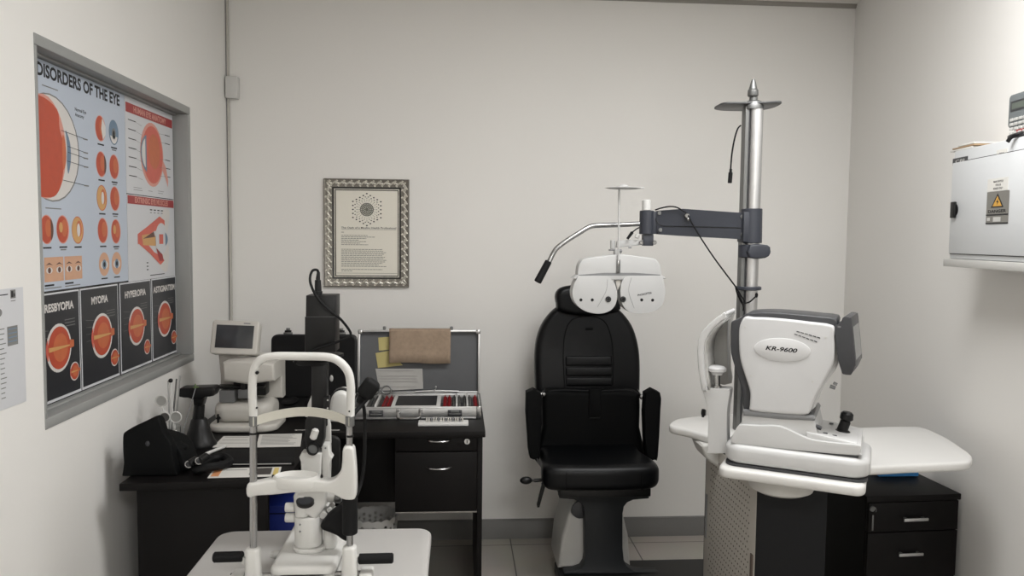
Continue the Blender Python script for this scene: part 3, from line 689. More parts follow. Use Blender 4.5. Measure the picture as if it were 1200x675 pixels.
# centre tray and racks of trial lenses
b = MB(); b.box((-0.266, CY0+0.009, z1-0.018), (-0.066, CY1-0.045, z1+0.001), 0.002, mi=0).box((-0.250, CY0+0.020, z1+0.0011), (-0.082, CY1-0.064, z1+0.002), mi=1); b.build('centre_tray', [M_white, mat('tray_black', rgb(30, 30, 33), 0.6)], tc)
M_lens = mat('trial_lens_glass', rgb(120, 124, 126), 0.12); M_redrim = mat('red_lens_rim', rgb(146, 26, 34), 0.35); M_silrim = mat('silver_lens_rim', rgb(176, 176, 174), 0.25, 0.9)
def lens_row(mb, x, tilt, red, y0, y1, n, w=0.017):
    for k in range(n):
        y = y0+(y1-y0)*k/(n-1)
        M = Matrix.Translation((x, y, z1-0.012)) @ Matrix.Rotation(R(90+18), 4, 'X')
        mb.lathe([(w*0.42, -0.001), (w*0.5, -0.001), (w*0.5, 0.001), (w*0.42, 0.001), (w*0.42, -0.001)], 14, 1 if red else 0, M)
        mb.flat(ell(0, 0, w*0.42, w*0.42, 14), 0.0, 2, M, 'z')
        mb.box((-0.0025, w*0.45, -0.0012), (0.0025, w*0.85, 0.0012), mi=1 if red else 0, M=M)
rb = MB()
xs = [(-0.408, 0), (-0.388, 0), (-0.362, 0), (-0.340, 0), (-0.318, 0), (-0.300, 1), (-0.280, 1), (-0.048, 1), (-0.030, 1), (-0.010, 0), (0.012, 0), (0.034, 0), (0.056, 0), (0.080, 1)]
for x, red in xs: lens_row(rb, x, 0, red, CY0+0.022, CY1-0.05, 13)
rb.build('trial_lenses', [M_silrim, M_redrim, M_lens], tc)['kind'] = 'stuff'
for x in (-0.375, -0.329, 0.001, 0.045): MB().box((x-0.0035, CY0+0.010, z0+0.012), (x+0.0035, CY1-0.04, z1+0.006), 0.001).build('rack_divider', M_white, tc)
# notes and wipes in the lid
M_note = mat('yellow_note', rgb(180, 168, 112), 0.75, var=0.04); M_cloth = mat('brown_wipe', rgb(152, 133, 114), 0.95, var=0.22, scale=70, bump=0.8, bscale=500); M_news = mat('grey_note_paper', rgb(168, 166, 162), 0.85, var=0.07, scale=35)
def lidpt(px, py): return onplane(px, py, (CX0, CY1+0.012, 0), (1, 0))
def sheet_on_lid(name, pts, m, label, cat, yo, curl=0.004, th=0.0008, grp=None):
    P = [lidpt(*p) for p in pts]; P = [(CX0+a, z) for a, z in P]
    mb = MB(); 
    x0 = min(p[0] for p in P); x1 = max(p[0] for p in P); zz0 = min(p[1] for p in P); zz1 = max(p[1] for p in P)
    n = 8; vs = []; fs = []
    # bilinear patch between four corners: tl, tr, br, bl
    tl, tr, br, bl = [Vector((p[0], p[1])) for p in P]
    for s_ in (0, 1):
        for i in range(n+1):
            for j in range(n+1):
                uu, vv = i/n, j/n
                q = (tl*(1-uu)+tr*uu)*(1-vv)+(bl*(1-uu)+br*uu)*vv
                lean = (q.y-z1)*math.tan(R(5))
                vs.append((q.x, CY1+0.003+lean-yo-curl*vv*vv*(0.6+0.4*math.sin(uu*5))-s_*th-0.001, q.y))
    m1 = (n+1)**2
    for s_ in (0, 1):
        for i in range(n):
            for j in range(n):
                a = s_*m1+i*(n+1)+j; fs.append([a, a+1, a+n+2, a+n+1])
    for i in range(n):
        for (a, c) in ((i*(n+1), (i+1)*(n+1)), (i*(n+1)+n, (i+1)*(n+1)+n), (i, i+1), (n*(n+1)+i, n*(n+1)+i+1)): fs.append([a, c, c+m1, a+m1])
    mb.add(vs, fs)
    return mb, P
mb, P = sheet_on_lid('n', [(443, 396), (456, 395), (456, 410), (444, 411)], M_note, '', '', 0.0005)
o = mb.build('sticky_note', M_note, None, org=(P[3][0], CY1, P[3][1])); tag(o, 'upper yellow paper note stuck in the grey case lid', 'note', 'yellow notes in the lens case lid')
mb, P = sheet_on_lid('n', [(440, 414), (456, 411), (472, 428), (443, 431)], M_note, '', '', 0.0005)
o = mb.build('sticky_note', M_note, None, org=(P[3][0], CY1, P[3][1])); tag(o, 'lower yellow paper note half under the brown wipe', 'note', 'yellow notes in the lens case lid')
mb, P = sheet_on_lid('n', [(440, 432), (495, 432), (496, 455), (445, 457)], M_news, '', '', 0.0008, 0.010)
for k in range(7):
    if k in (1, 5): continue
    zz = P[0][1]-0.010-0.0115*k
    mb.add([(P[0][0]+0.012, CY1+0.0015+(zz-z1)*0.087-0.0085*((k+1)/8)**2-0.0035, zz), (P[1][0]-0.012-0.03*random.random(), CY1+0.0015+(zz-z1)*0.087-0.0085*((k+1)/8)**2-0.0035, zz), (P[1][0]-0.012-0.03*random.random(), CY1+0.0015+(zz-z1)*0.087-0.0085*((k+1)/8)**2-0.0035, zz+0.002), (P[0][0]+0.012, CY1+0.0015+(zz-z1)*0.087-0.0085*((k+1)/8)**2-0.0035, zz+0.002)], [[0, 1, 2, 3]], 1)
o = mb.build('handwritten_note', [M_news, mat('pencil_grey', rgb(150, 148, 146), 0.8)], None, org=(P[3][0], CY1, P[3][1])); tag(o, 'creased grey paper note taped inside the grey case lid', 'note')
# brown wipe hanging over the lid's top edge
mb = MB(); pl = at(456, 389, CY1); pr = at(528, 389, CY1); zt = z1+LH+0.006; zbm = at(490, 425, CY1).z
n = 24; vs = []; fs = []
path = [(-0.030, zbm), (-0.027, zbm+0.04), (-0.024, zt-0.03), (-0.0245, zt-0.004), (-0.020, zt+0.002), (-0.006, zt+0.003), (0.012, zt+0.002), (0.016, zt-0.006), (0.0165, zt-0.05)]
for (dy, z) in path:
    lean = (min(z, zt)-z1)*math.tan(R(5))
    for i in range(n+1):
        uu = i/n; vs.append((pl.x+(pr.x-pl.x)*uu+0.0015*math.sin(z*90), CY1+0.004+lean+dy+0.0018*math.sin(uu*17+z*20), z+(0.003*math.sin(uu*6) if z == zbm else 0)))
for k in range(len(path)-1):
    for i in range(n): a = k*(n+1)+i; fs.append([a, a+1, a+n+2, a+n+1])
mb.add(vs, fs); o = mb.build('paper_wipe', M_cloth, None, org=(pl.x, CY1, zbm)); so = o.modifiers.new('solid', 'SOLIDIFY'); so.thickness = 0.0018; so.offset = 0
tag(o, 'rough brown paper towel draped over the top of the grey lens case lid', 'towel')
# trial frame lying on the lenses
b = MB(); tz = z1+0.010
for cx_ in (-0.352, -0.303): b.tube([(cx_+0.020*math.cos(t), CY1-0.050+0.006*math.sin(t), tz+0.014+0.017*math.sin(t)) for t in [2*PI*k/20 for k in range(20)]], 0.0036, 8, closed=True)
b.tube([(-0.333, CY1-0.05, tz+0.020), (-0.3275, CY1-0.055, tz+0.026), (-0.322, CY1-0.05, tz+0.020)], 0.002, 8, smooth=3)
b.tube([(-0.372, CY1-0.05, tz+0.018), (-0.379, CY1-0.055, tz+0.012), (-0.381, CY1-0.09, tz)], 0.002, 8, smooth=3).tube([(-0.283, CY1-0.05, tz+0.018), (-0.276, CY1-0.055, tz+0.012), (-0.274, CY1-0.09, tz)], 0.002, 8, smooth=3)
o = b.build('trial_spectacles', M_alud, None, org=(-0.35, CY1-0.05, tz)); tag(o, 'dull metal round trial frame lying on the rear lens rows', 'spectacles')
b = MB(); b.tube([(-0.180, CY1-0.030, z1+0.012), (-0.100, CY1-0.032, z1+0.017), (0.010, CY1-0.030, z1+0.014)], 0.0042, 8, smooth=4).tube([(-0.105, CY1-0.032, z1+0.014), (-0.092, CY1-0.036, z1+0.024), (-0.090, CY1-0.038, z1+0.034)], 0.0028, 8, smooth=3).ball((-0.09, CY1-0.038, z1+0.036), 0.004, 8)
o = b.build('pupil_ruler', M_alu, None, org=(-0.1, CY1-0.03, z1+0.006)); tag(o, 'thin chrome measuring rod resting along the case hinge', 'rod')
# white lens comb in front of the case
lc = thing('lens_bar', 'white toothed lens bar lying on the desk before the lens case', 'lens bar', (-0.05, 3.03, HD+0.001))
b = MB(); b.box((-0.150, 2.985, HD+0.001), (0.048, 3.040, HD+0.014), 0.003); b.build('bar_body', M_white, lc)
b = MB()
for k in range(16): b.box((-0.120+0.0095*k, 3.008, HD+0.0141), (-0.1145+0.0095*k, 3.036, HD+0.026), 0.001, mi=k % 3 == 2)
b.build('lens_teeth', [M_cream, M_mgrey], lc)

# ------------------------------------------------------------------ black briefcase, open, left of the lens case
bc_ = thing('instrument_case', 'open black hard case with upright lid, behind the slit lamp', 'case', (-0.62, 3.3, HD+0.0005))
b = MB(); b.prism(rrect(-0.805, 3.135, -0.438, 3.395, 0.03), HD+0.001, HD+0.035, 'z', 0.004, mi=0).prism(rrect(-0.795, 3.145, -0.448, 3.385, 0.028), HD+0.035, HD+0.037, 'z', mi=1); b.build('case_body', [M_black, M_rubber], bc_)
LB = Matrix.Translation((0, 3.40, HD+0.035)) @ Matrix.Rotation(R(-4), 4, 'X')
b = MB(); b.prism(rrect(-0.805, 0.0, -0.438, 0.275, 0.026), -0.036, 0.006, 'y', 0.003, M=LB).prism(rrect(-0.798, 0.007, -0.445, 0.268, 0.022), -0.0385, -0.0361, 'y', mi=1, M=LB)
for (a, c) in ((-0.805, 0.0), (-0.438-0.02, 0.0)): b.box((a, -0.040, 0.0), (a+0.02, 0.007, 0.018), 0.003, mi=2, M=LB)
lid = b.build('lid', [M_black, M_rubber, M_chrome], bc_)
for xx in (-0.755, -0.525): MB().box((xx, -0.026, 0.275), (xx+0.036, -0.004, 0.284), 0.002, mi=0, M=LB).box((xx+0.004, -0.022, 0.284), (xx+0.032, -0.008, 0.293), 0.002, mi=1, M=LB).box((xx+0.010, -0.020, 0.293), (xx+0.026, -0.010, 0.303), 0.002, mi=0, M=LB).build('lid_latch', [M_alud, M_black], lid)
b = MB(); b.ball(at(388.5, 443.5, 3.367), (0.008, 0.004, 0.015), 12); b.build('lid_oval', M_lgrey, lid)['label'] = 'pale oval spot'  # small pale flattened ball on the lid's front
b = MB()
for a in (-0.70, -0.60, -0.52): b.ball((a, 3.26, HD+0.046), (0.034, 0.07, 0.012), 12)
b.build('case_lining', M_rubber, bc_)

# ------------------------------------------------------------------ lensmeter in the corner of the return desk
lm = thing('lensmeter', 'cream desktop lensmeter with small tilted screen in the far left corner', 'lensmeter', (-0.83, 3.0, HD+0.0005))
Yl = 3.0; kx = lambda px: at(px, 450, Yl).x; kz = lambda py: at(290, py, Yl).z
b = MB()
b.prism(rrect(kx(250), 2.90, kx(330), 3.12, 0.06, 8), HD+0.001, HD+0.030, 'z', 0.010, 3)
b.prism(rrect(kx(254), 2.93, kx(322), 3.11, 0.05, 8), HD+0.030, kz(468), 'z', 0.030, 4)
b.build('base', M_cream, lm)
b = MB(); b.prism([(kx(256), kz(470)), (kx(272), kz(470)), (kx(276), kz(440)), (kx(276), kz(416)), (kx(254), kz(416)), (kx(256), kz(440))], 3.02, 3.11, 'y', 0.010, 3).prism([(kx(276), kz(470)), (kx(327), kz(470)), (kx(327), kz(418)), (kx(276), kz(418))], 3.05, 3.12, 'y', 0.010, 3); b.build('column', M_cream, lm)
b = MB(); b.prism([(kx(272), kz(440)), (kx(300), kz(444)), (kx(330), kz(440)), (kx(330), kz(420)), (kx(300), kz(417)), (kx(272), kz(419))], 2.88, 3.0499, 'y', 0.012, 3); b.build('optical_head', M_cream, lm)
b = MB(); b.box((kx(274), 2.99, kz(463)), (kx(312), 3.049, kz(441)), 0.004).box((kx(258), 2.955, kz(453)), (kx(312), 3.0, kz(450)), 0.001).cyl((kx(290), 2.95, kz(456)), (kx(290), 2.95, kz(446)), 0.012, n=14); b.build('lens_stage', M_black, lm)
b = MB(); b.box((kx(262), 2.94, kz(468)), (kx(280), 2.989, kz(454)), 0.004).box((kx(284), 2.935, kz(463)), (kx(300), 2.96, kz(453)), 0.003); b.build('lens_table', M_mgrey, lm)
b = MB(); b.cyl((kx(262), 2.925, kz(485)), (kx(262), 2.945, kz(485)), 0.007, n=10).box((kx(261), 2.922, kz(490)), (kx(263), 2.930, kz(480)), 0.001); b.build('knob', M_black, lm)
MT = Matrix.Translation((kx(278), 2.985, kz(395))) @ Matrix.Rotation(R(-14), 4, 'X') @ Matrix.Rotation(R(2), 4, 'Y')
b = MB(); b.prism(rrect(-0.088, -0.066, 0.088, 0.064, 0.012), -0.012, 0.035, 'y', 0.006, 3, M=MT); sc_ = b.build('monitor', M_cream, lm)
b = MB(); b.box((-0.070, -0.0138, -0.042), (0.070, -0.0121, 0.046), 0.0005, mi=0, M=MT).box((0.030, -0.0135, 0.052), (0.055, -0.0121, 0.056), mi=1, M=MT); b.build('screen', [mat('dark_screen', rgb(52, 54, 57), 0.18), M_mgrey], sc_)['label'] = 'dark grey screen'

# ------------------------------------------------------------------ things on the return desk
def sheet_flat(name, pts, z, m, label, cat, lines=None, th=0.0012, grp=None):
    P = [atz(px, py, z) for px, py in pts]
    mb = MB(); mb.prism([(p.x, p.y) for p in P], z-th, z, 'z', 0, mi=0)
    tl, tr, br, bl = P
    for k in range(lines or 0):
        for (a, c) in ((0.08, 0.90-0.2*random.random()),):
            t0 = 0.10+0.8*k/lines; t1 = t0+0.03
            q = [tl.lerp(tr, a).lerp(bl.lerp(br, a), t0), tl.lerp(tr, c).lerp(bl.lerp(br, c), t0), tl.lerp(tr, c).lerp(bl.lerp(br, c), t1), tl.lerp(tr, a).lerp(bl.lerp(br, a), t1)]
            mb.flat([(p.x, p.y) for p in q], z+0.0003, 1, axis='z')
    o = mb.build(name, m if isinstance(m, list) else [m, M_inkg], None, org=tuple((tl+tr+br+bl)/4)); tag(o, label, cat, grp)
    return o, mb, P
sheet_flat('paper_sheet', [(262, 511), (300, 511), (294, 524), (249, 524)], HD+0.0025, M_paper, 'blank white sheets lying before the lensmeter', 'paper', 3)
sheet_flat('paper_sheet', [(304, 509), (354, 508), (352, 523), (300, 524)], HD+0.0025, M_paper, 'printed white sheet right of the blank sheets, behind the chin rest post', 'paper', 9)
pn = MB(); a = atz(241, 532, HD+0.008); c = atz(266, 522, HD+0.008); pn.cyl(a, a.lerp(c, 0.86), 0.0055, n=10, bev=0.001).cyl(a.lerp(c, 0.86), c, 0.0052, 0.001, n=10)
o = pn.build('pen', M_white, None, org=tuple(a)); tag(o, 'white marker pen lying slanted in front of the blank sheets', 'pen')
P = [atz(px, py, HD+0.008) for px, py in ((262, 527), (345, 527), (345, 542), (256, 543))]
nb = MB(); nb.prism([(p.x, p.y) for p in P], HD+0.0006, HD+0.010, 'z', 0.002, mi=0).prism([(P[3].x+0.01, P[3].y-0.0012), (P[2].x-0.01, P[2].y-0.0012), (P[2].x-0.01, P[2].y), (P[3].x+0.01, P[3].y)], HD+0.003, HD+0.006, 'z', mi=1)  # pale strip paints the highlight along the front edge
o = nb.build('notebook', [M_rubber, M_lgrey], None, org=tuple(P[3])); tag(o, 'closed black notebook between the white sheets and the coloured card', 'notebook')
o, mb, P = sheet_flat('leaflet', [(251, 549), (330, 547), (327, 558), (243, 560)], HD+0.0025, M_paper, 'x', 'leaflet')
bpy.data.objects.remove(o)
tl, tr, br, bl = P
def qd(a, c, t0, t1, mi): mb.flat([(p.x, p.y) for p in (tl.lerp(tr, a).lerp(bl.lerp(br, a), t0), tl.lerp(tr, c).lerp(bl.lerp(br, c), t0), tl.lerp(tr, c).lerp(bl.lerp(br, c), t1), tl.lerp(tr, a).lerp(bl.lerp(br, a), t1))], HD+0.0029, mi, axis='z')
qd(0.03, 0.14, 0.12, 0.88, 1); qd(0.56, 0.87, 0.08, 0.8, 2); qd(0.90, 0.97, 0.1, 0.9, 3); qd(0.2, 0.5, 0.2, 0.26, 4)
o = mb.build('leaflet', [M_paper, mat('peach_print', rgb(206, 142, 96), 0.7), mat('dark_print', rgb(58, 54, 52), 0.6), mat('straw_print', rgb(206, 184, 110), 0.7), M_inkg], None, org=tuple(bl)); tag(o, 'white leaflet with peach and yellow ends at the front of the return desk', 'leaflet')
# black pouch standing open at the left end
bg = thing('instrument_pouch', 'soft black instrument pouch slumped at the left end of the return desk', 'pouch', (-0.93, 2.47, HD+0.0005))
def zl(px, py, Y): p = at(px, py, Y); return (p.x, p.z)
def up(pts): return [(a_, max(b_, HD+0.001)) for a_, b_ in pts]
b = MB(); b.prism(up(smooth2([zl(150, 566, 2.40), zl(147, 540, 2.40), zl(146, 512, 2.40), zl(150, 504, 2.40), zl(168, 495, 2.40), zl(184, 488, 2.40), zl(190, 493, 2.40), zl(195, 508, 2.40), zl(202, 518, 2.40), zl(205, 535, 2.40), zl(205, 566, 2.40)], 4)), 2.385, 2.425, 'y', 0.012, 3); b.build('flap', M_leather2, bg)
b = MB(); b.prism(up(smooth2([(-1.010, HD+0.001), (-1.012, HD+0.06), (-0.99, HD+0.115), (-0.93, HD+0.110), (-0.87, HD+0.085), (-0.845, HD+0.03), (-0.85, HD+0.001)], 4)), 2.4251, 2.54, 'y', 0.022, 4)
for k in range(9): b.ball((-0.99+0.014*k+0.01*random.random(), 2.465+0.02*random.random(), HD+0.085+0.02*random.random()-0.004*k), (0.022, 0.03, 0.016), 10)
b.build('pouch_body', M_leather2, bg)
b = MB(); b.ball((-0.938, 2.377, HD+0.105), (0.007, 0.004, 0.009), 8); b.build('press_stud', M_dgrey, bg)
# head loupe with two lens barrels
lp = thing('head_loupe', 'black head loupe with two silver-ringed lenses beside the pouch', 'loupe', (-0.82, 2.44, HD+0.0005))
b = MB(); b.tube([(-0.805, 2.405, HD+0.016), (-0.77, 2.40, HD+0.022), (-0.735, 2.43, HD+0.020), (-0.725, 2.48, HD+0.016), (-0.755, 2.53, HD+0.016), (-0.795, 2.51, HD+0.016)], 0.0135, 10, smooth=5, closed=True); b.build('headband', M_rubber, lp)
for (px, py) in ((221, 544), (233, 540)):
    p = at(px, py, 2.375); b = MB(); b.cyl(p, p+Vector((0.012, 0.035, 0.004)), 0.0125, n=16, bev=0.002).ring(0, 0, 0.0085, 0.0115, 0, 1, M=Matrix.Translation(p+Vector((0, -0.0008, 0)))).flat(ell(0, 0, 0.0085, 0.0085, 16), 0, 2, Matrix.Translation(p+Vector((0, -0.0006, 0)))); b.build('lens_barrel', [M_black, M_chrome, mat('dark_lens', rgb(40, 42, 46), 0.08)], lp)
# clear tumbler of occluders and sticks
cu_ = thing('tumbler', 'clear plastic tumbler behind the black pouch', 'tumbler', (-0.958, 2.62, HD+0.0005))
M_clear = glassmat('clear_plastic', (0.93, 0.95, 0.94, 1), 0.05)
b = MB(); b.lathe([(0, 0.001), (0.027, 0.001), (0.033, 0.098), (0.0315, 0.098), (0.0258, 0.003), (0, 0.003)], 24, M=Matrix.Translation((-0.958, 2.62, HD))); b.build('cup_wall', M_clear, cu_)
b = MB(); b.box((-0.952, 2.582, HD+0.070), (-0.925, 2.588, HD+0.094), 0.001); b.build('price_tag', M_paper, cu_)
G = 'eye occluders and sticks in the tumbler'
def stick(name, p0, p1, r, m, label, cat, ring=None, ringm=None, tip=None, lens=None):
    P0 = Vector(p0); P1 = Vector(p1); t = thing(name, label, cat, tuple(P0), 0, G)
    b = MB(); b.cyl(P0, P1, r, n=10, bev=0.0005); b.build('stick', m, t)
    if ring:
        c = P1+(P1-P0).normalized()*ring; mb = MB()
        mb.tube([(c.x+ring*math.cos(2*PI*k/22), c.y, c.z+ring*math.sin(2*PI*k/22)) for k in range(22)], 0.0024, 8, closed=True); mb.build('rim', ringm or m, t)
        if lens: mb = MB(); mb.prism(ell(c.x, c.z, ring*0.93, ring*0.93, 22), c.y-0.0008, c.y+0.0008, 'y'); mb.build('disc', lens, t)
    if tip: mb = MB(); mb.ball(P1, tip[0], 12); mb.build('tip', tip[1], t)
    return t
M_mist = mat('frosted_plastic', rgb(150, 150, 146), 0.3)
def ringc(px, py, Y, r, bx): c = at(px, py, Y); bz = Vector((bx, 2.615, HD+0.006)); return tuple(bz), tuple(c-(c-bz).normalized()*r)
q = ringc(189, 470, 2.62, 0.018, -0.950); stick('occluder', q[0], q[1], 0.003, M_white, 'white occluder paddle with grey disc leaning left in the tumbler', 'occluder', 0.018, M_lgrey, None, M_mist)
q = ringc(193, 489, 2.60, 0.017, -0.962); stick('occluder', q[0], q[1], 0.003, M_white, 'lower occluder ring with dark disc, left in the tumbler', 'occluder', 0.017, M_white, None, mat('occluder_dark', rgb(74, 72, 70), 0.4))
q = ringc(206, 489, 2.60, 0.018, -0.955); stick('occluder', q[0], q[1], 0.003, M_white, 'lower occluder ring with pale disc, right in the tumbler', 'occluder', 0.018, M_white, None, M_mist)
stick('fixation_stick', (-0.950, 2.632, HD+0.006), tuple(at(200, 446, 2.63)), 0.003, M_white, 'white fixation stick with a black ball tip in the tumbler', 'stick', None, None, (0.0075, M_black))
stick('rod', (-0.965, 2.632, HD+0.006), tuple(at(197, 446, 2.63)), 0.0028, M_alu, 'thin metal rod, leftmost in the tumbler', 'rod')
stick('rod', (-0.958, 2.640, HD+0.006), tuple(at(211, 440, 2.63)), 0.0032, M_alu, 'thin metal rod, tallest in the tumbler', 'rod')
stick('rod', (-0.970, 2.642, HD+0.006), tuple(at(207, 444, 2.63)), 0.0028, M_alud, 'thin dull rod just left of the tallest rod', 'rod')
# T shaped handheld instrument in its base, thin stick with a green tip
sc = thing('handheld_scanner', 'black T-shaped handheld instrument standing in its base on the return desk', 'instrument', (-0.90, 2.75, HD+0.0005))
Yt = 2.74
def t2(px, py): p = at(px, py, Yt); return (p.x, p.z)
b = MB(); b.prism(smooth2([t2(213, 454), t2(214, 463), t2(224, 464), t2(230, 466), t2(240, 466), t2(244, 463), t2(253, 462), t2(255, 453), t2(246, 452), t2(222, 453)], 2), Yt-0.035, Yt+0.03, 'y', 0.006, 3).prism([t2(228, 464), t2(242, 464), t2(239, 474), t2(229, 474)], Yt-0.02, Yt+0.02, 'y', 0.004); b.build('scanner_head', M_black, sc)
b = MB(); p = at(234, 473, Yt); q = at(231, 505, Yt); b.cyl(q, p, 0.021, 0.018, n=18, bev=0.004).cyl(q.lerp(p, 0.35), q.lerp(p, 0.42), 0.0215, n=18, mi=1); b.build('handle', [M_black, M_mgrey], sc)
b = MB(); c = at(234, 520, Yt); b.lathe([(0, 0.001), (0.058, 0.001), (0.058, 0.010), (0.050, 0.022), (0.036, 0.060), (0.028, 0.092), (0.022, 0.098), (0, 0.098)], 24, M=Matrix.Translation((c.x, Yt, HD)), sx=1.0, sy=0.9); b.build('cradle', M_black, sc)
a = at(211, 519, 2.66); c = at(229, 455, 2.70); a.z = max(a.z, HD+0.003)
gs = thing('stick', 'thin dark stick with a small green tip leaning before the black instrument', 'stick', tuple(a))
b = MB(); b.cyl(a, c, 0.0018, n=8); b.build('shaft', M_mgrey, gs)
M_green = mat('leaf_green', rgb(92, 112, 70), 0.7)
b = MB(); b.ball(c+Vector((0, 0, 0.008)), (0.003, 0.003, 0.009), 8).ball(c+Vector((0.007, 0, 0.004)), (0.005, 0.003, 0.003), 8).ball(c+Vector((-0.004, 0, 0.003)), (0.005, 0.003, 0.003), 8); b.build('tip', M_green, gs)
# ------------------------------------------------------------------ slit lamp table
TZ = 0.665
it = thing('instrument_table', 'white round-cornered instrument table in the foreground under the slit lamp', 'table', (-0.36, 1.85, 0))
a = atz(258, 628, TZ); b_ = atz(497, 627, TZ); 
TX0, TX1, TYB = -0.655, -0.068, 2.155
b = MB(); b.prism(rrect(TX0, 1.50, TX1, TYB, 0.045, 8), TZ-0.028, TZ, 'z', 0.008, 3); b.build('tabletop', M_table, it)
b = MB(); b.box((-0.43, 1.78, 0.07), (-0.29, 1.94, TZ-0.0281), 0.012, 3); b.build('column', M_lgrey, it)
b = MB(); b.box((-0.60, 1.55, 0.0), (-0.53, 2.12, 0.055), 0.012, 3).box((-0.19, 1.55, 0.0), (-0.12, 2.12, 0.055), 0.012, 3).box((-0.5301, 1.80, 0.01), (-0.1899, 1.92, 0.07), 0.01); b.build('base', M_lgrey, it)

# ------------------------------------------------------------------ slit lamp
YC = 1.80                                       # chin rest plane
sl_ = thing('slit_lamp', 'white slit lamp microscope with chin rest and black lamp housing in the foreground', 'slit lamp', (-0.36, 1.90, TZ+0.0005))
def c2(px, py, Y=YC): p = at(px, py, Y); return (p.x, p.z)
def c3(px, py, Y=YC): return at(px, py, Y)
# sliding base
z0 = TZ+0.001
b = MB()
b.prism(rrect(-0.438, 1.79, -0.283, 2.105, 0.028, 8), z0+0.014, z0+0.048, 'z', 0.012, 4)
b.prism(rrect(-0.438, 1.79, -0.283, 2.105, 0.028, 8), z0, z0+0.030, 'z')
b.build('sliding_base', [M_slit, M_dgrey], sl_)
b = MB(); b.cyl((-0.452, 1.90, z0+0.034), (-0.4351, 1.90, z0+0.034), 0.011, n=16, bev=0.002).cyl((-0.458, 1.90, z0+0.034), (-0.452, 1.90, z0+0.034), 0.0085, n=16); b.build('locking_knob', M_lgrey, sl_)
# chin rest base: rails, feet, hand grips
for yy, zz in ((YC+0.02, z0+0.022), (YC+0.045, z0+0.008)):
    b = MB(); b.cyl((-0.53, yy-0.01, zz), (-0.21, yy-0.01, zz), 0.0065, n=14); b.build('rail', M_chrome, sl_)
pl, pr = c3(297, 640).x, c3(410, 640).x
for x in (pl, pr):
    zt = c3(297, 641).z
    b = MB(); b.prism(rrect(x-0.0195, YC-0.020, x+0.0195, YC+0.0145, 0.012, 6), z0, zt, 'z', 0.006, 3, scale_hi=rrect(x-0.0165, YC-0.0175, x+0.0165, YC+0.0125, 0.011, 6)); b.build('post_foot', M_slit, sl_)
for (pa, pb) in (((250, 653), (285, 652)), ((420, 655), (461, 654))):
    b = MB(); pA = c3(pa[0], pa[1], YC); pB = c3(pb[0], pb[1], YC); b.cyl(pA, pB, 0.0125, n=18, bev=0.003); g = b.build('hand_grip', M_rubber, sl_); g['label'] = 'black rubber hand grip'
for (x0, x1) in ((c3(286, 660).x, pl), (pr, c3(430, 660).x)):
    b = MB(); b.box((min(x0, x1)-0.004, YC-0.006, c3(300, 656).z-0.008), (max(x0, x1)+0.004, YC+0.006, c3(300, 656).z+0.008), 0.002); b.build('grip_bracket', M_lgrey, sl_)
for x in (pl-0.038, pr+0.038):
    b = MB(); b.box((x-0.016, YC-0.016, z0), (x+0.016, YC+0.036, z0+0.030), 0.006, 3); b.build('rail_bracket', M_slit, sl_)
# posts
b = MB(); b.cyl(c3(297, 645), c3(297, 492), 0.0085, n=18); b.cyl(c3(297, 509), c3(297, 506.5), 0.0092, n=18, mi=1); b.build('post', [M_chrome, M_black], sl_)
b = MB(); b.cyl(c3(410, 645), c3(409.5, 492), 0.0078, n=18); b.cyl(c3(410, 512), c3(410, 509.5), 0.0085, n=18, mi=1); b.build('post', [M_chrome, M_black], sl_)
b = MB(); b.cyl(c3(410, 625), c3(410, 583), 0.0182, n=20, bev=0.002)
b.build('post_sleeve', M_rubber, sl_)['label'] = 'black rubber sleeve on the right post'
# headrest arch
b = MB(); b.tube([c3(297.5, 492), c3(296, 470), c3(296, 446), c3(299, 430), c3(307, 421), c3(322, 417.5), c3(352, 417.5), c3(384, 418.5), c3(398, 424), c3(408, 436), c3(411, 452), c3(411, 470), c3(410.5, 492)], 0.0098, 16, smooth=6)
arch = b.build('headrest_arch', M_slit, sl_)
for (px, py) in ((302.5, 436), (302, 477), (410, 481)):
    b = MB(); p = c3(px, py); b.cyl(p+Vector((0, -0.0102, 0)), p+Vector((0, -0.006, 0)), 0.0022 if py > 440 else 0.004, n=10); b.build('screw', M_black, arch)
# forehead band, bowed away from the patient
b = MB(); vs = []; fs = []; n = 24; pL = c3(298, 493); pR = c3(410, 493)
for i in range(n+1):
    t = i/n; x = pL.x+(pR.x-pL.x)*t; bow = 4*t*(1-t); y = YC-0.012+0.040*bow; zc = pL.z+(pR.z-pL.z)*t+0.0145*bow; hh = 0.0105
    for (dy, dz) in ((0, -hh), (0, hh), (0.004, hh), (0.004, -hh)): vs.append((x, y+dy, zc+dz))
for i in range(n):
    for k in range(4): l = (k+1) % 4; fs.append([4*i+k, 4*i+l, 4*i+4+l, 4*i+4+k])
fs += [[0, 1, 2, 3], [4*n+3, 4*n+2, 4*n+1, 4*n]]
b.add(vs, fs); b.build('forehead_band', mat('ivory_band', rgb(192, 189, 178), 0.45), sl_)['label'] = 'ivory curved forehead band'
for x in (297.5, 410):
    b = MB(); b.cyl(c3(x, 499), c3(x, 487), 0.0112, n=16, bev=0.001); b.build('band_clamp', M_alud, sl_)
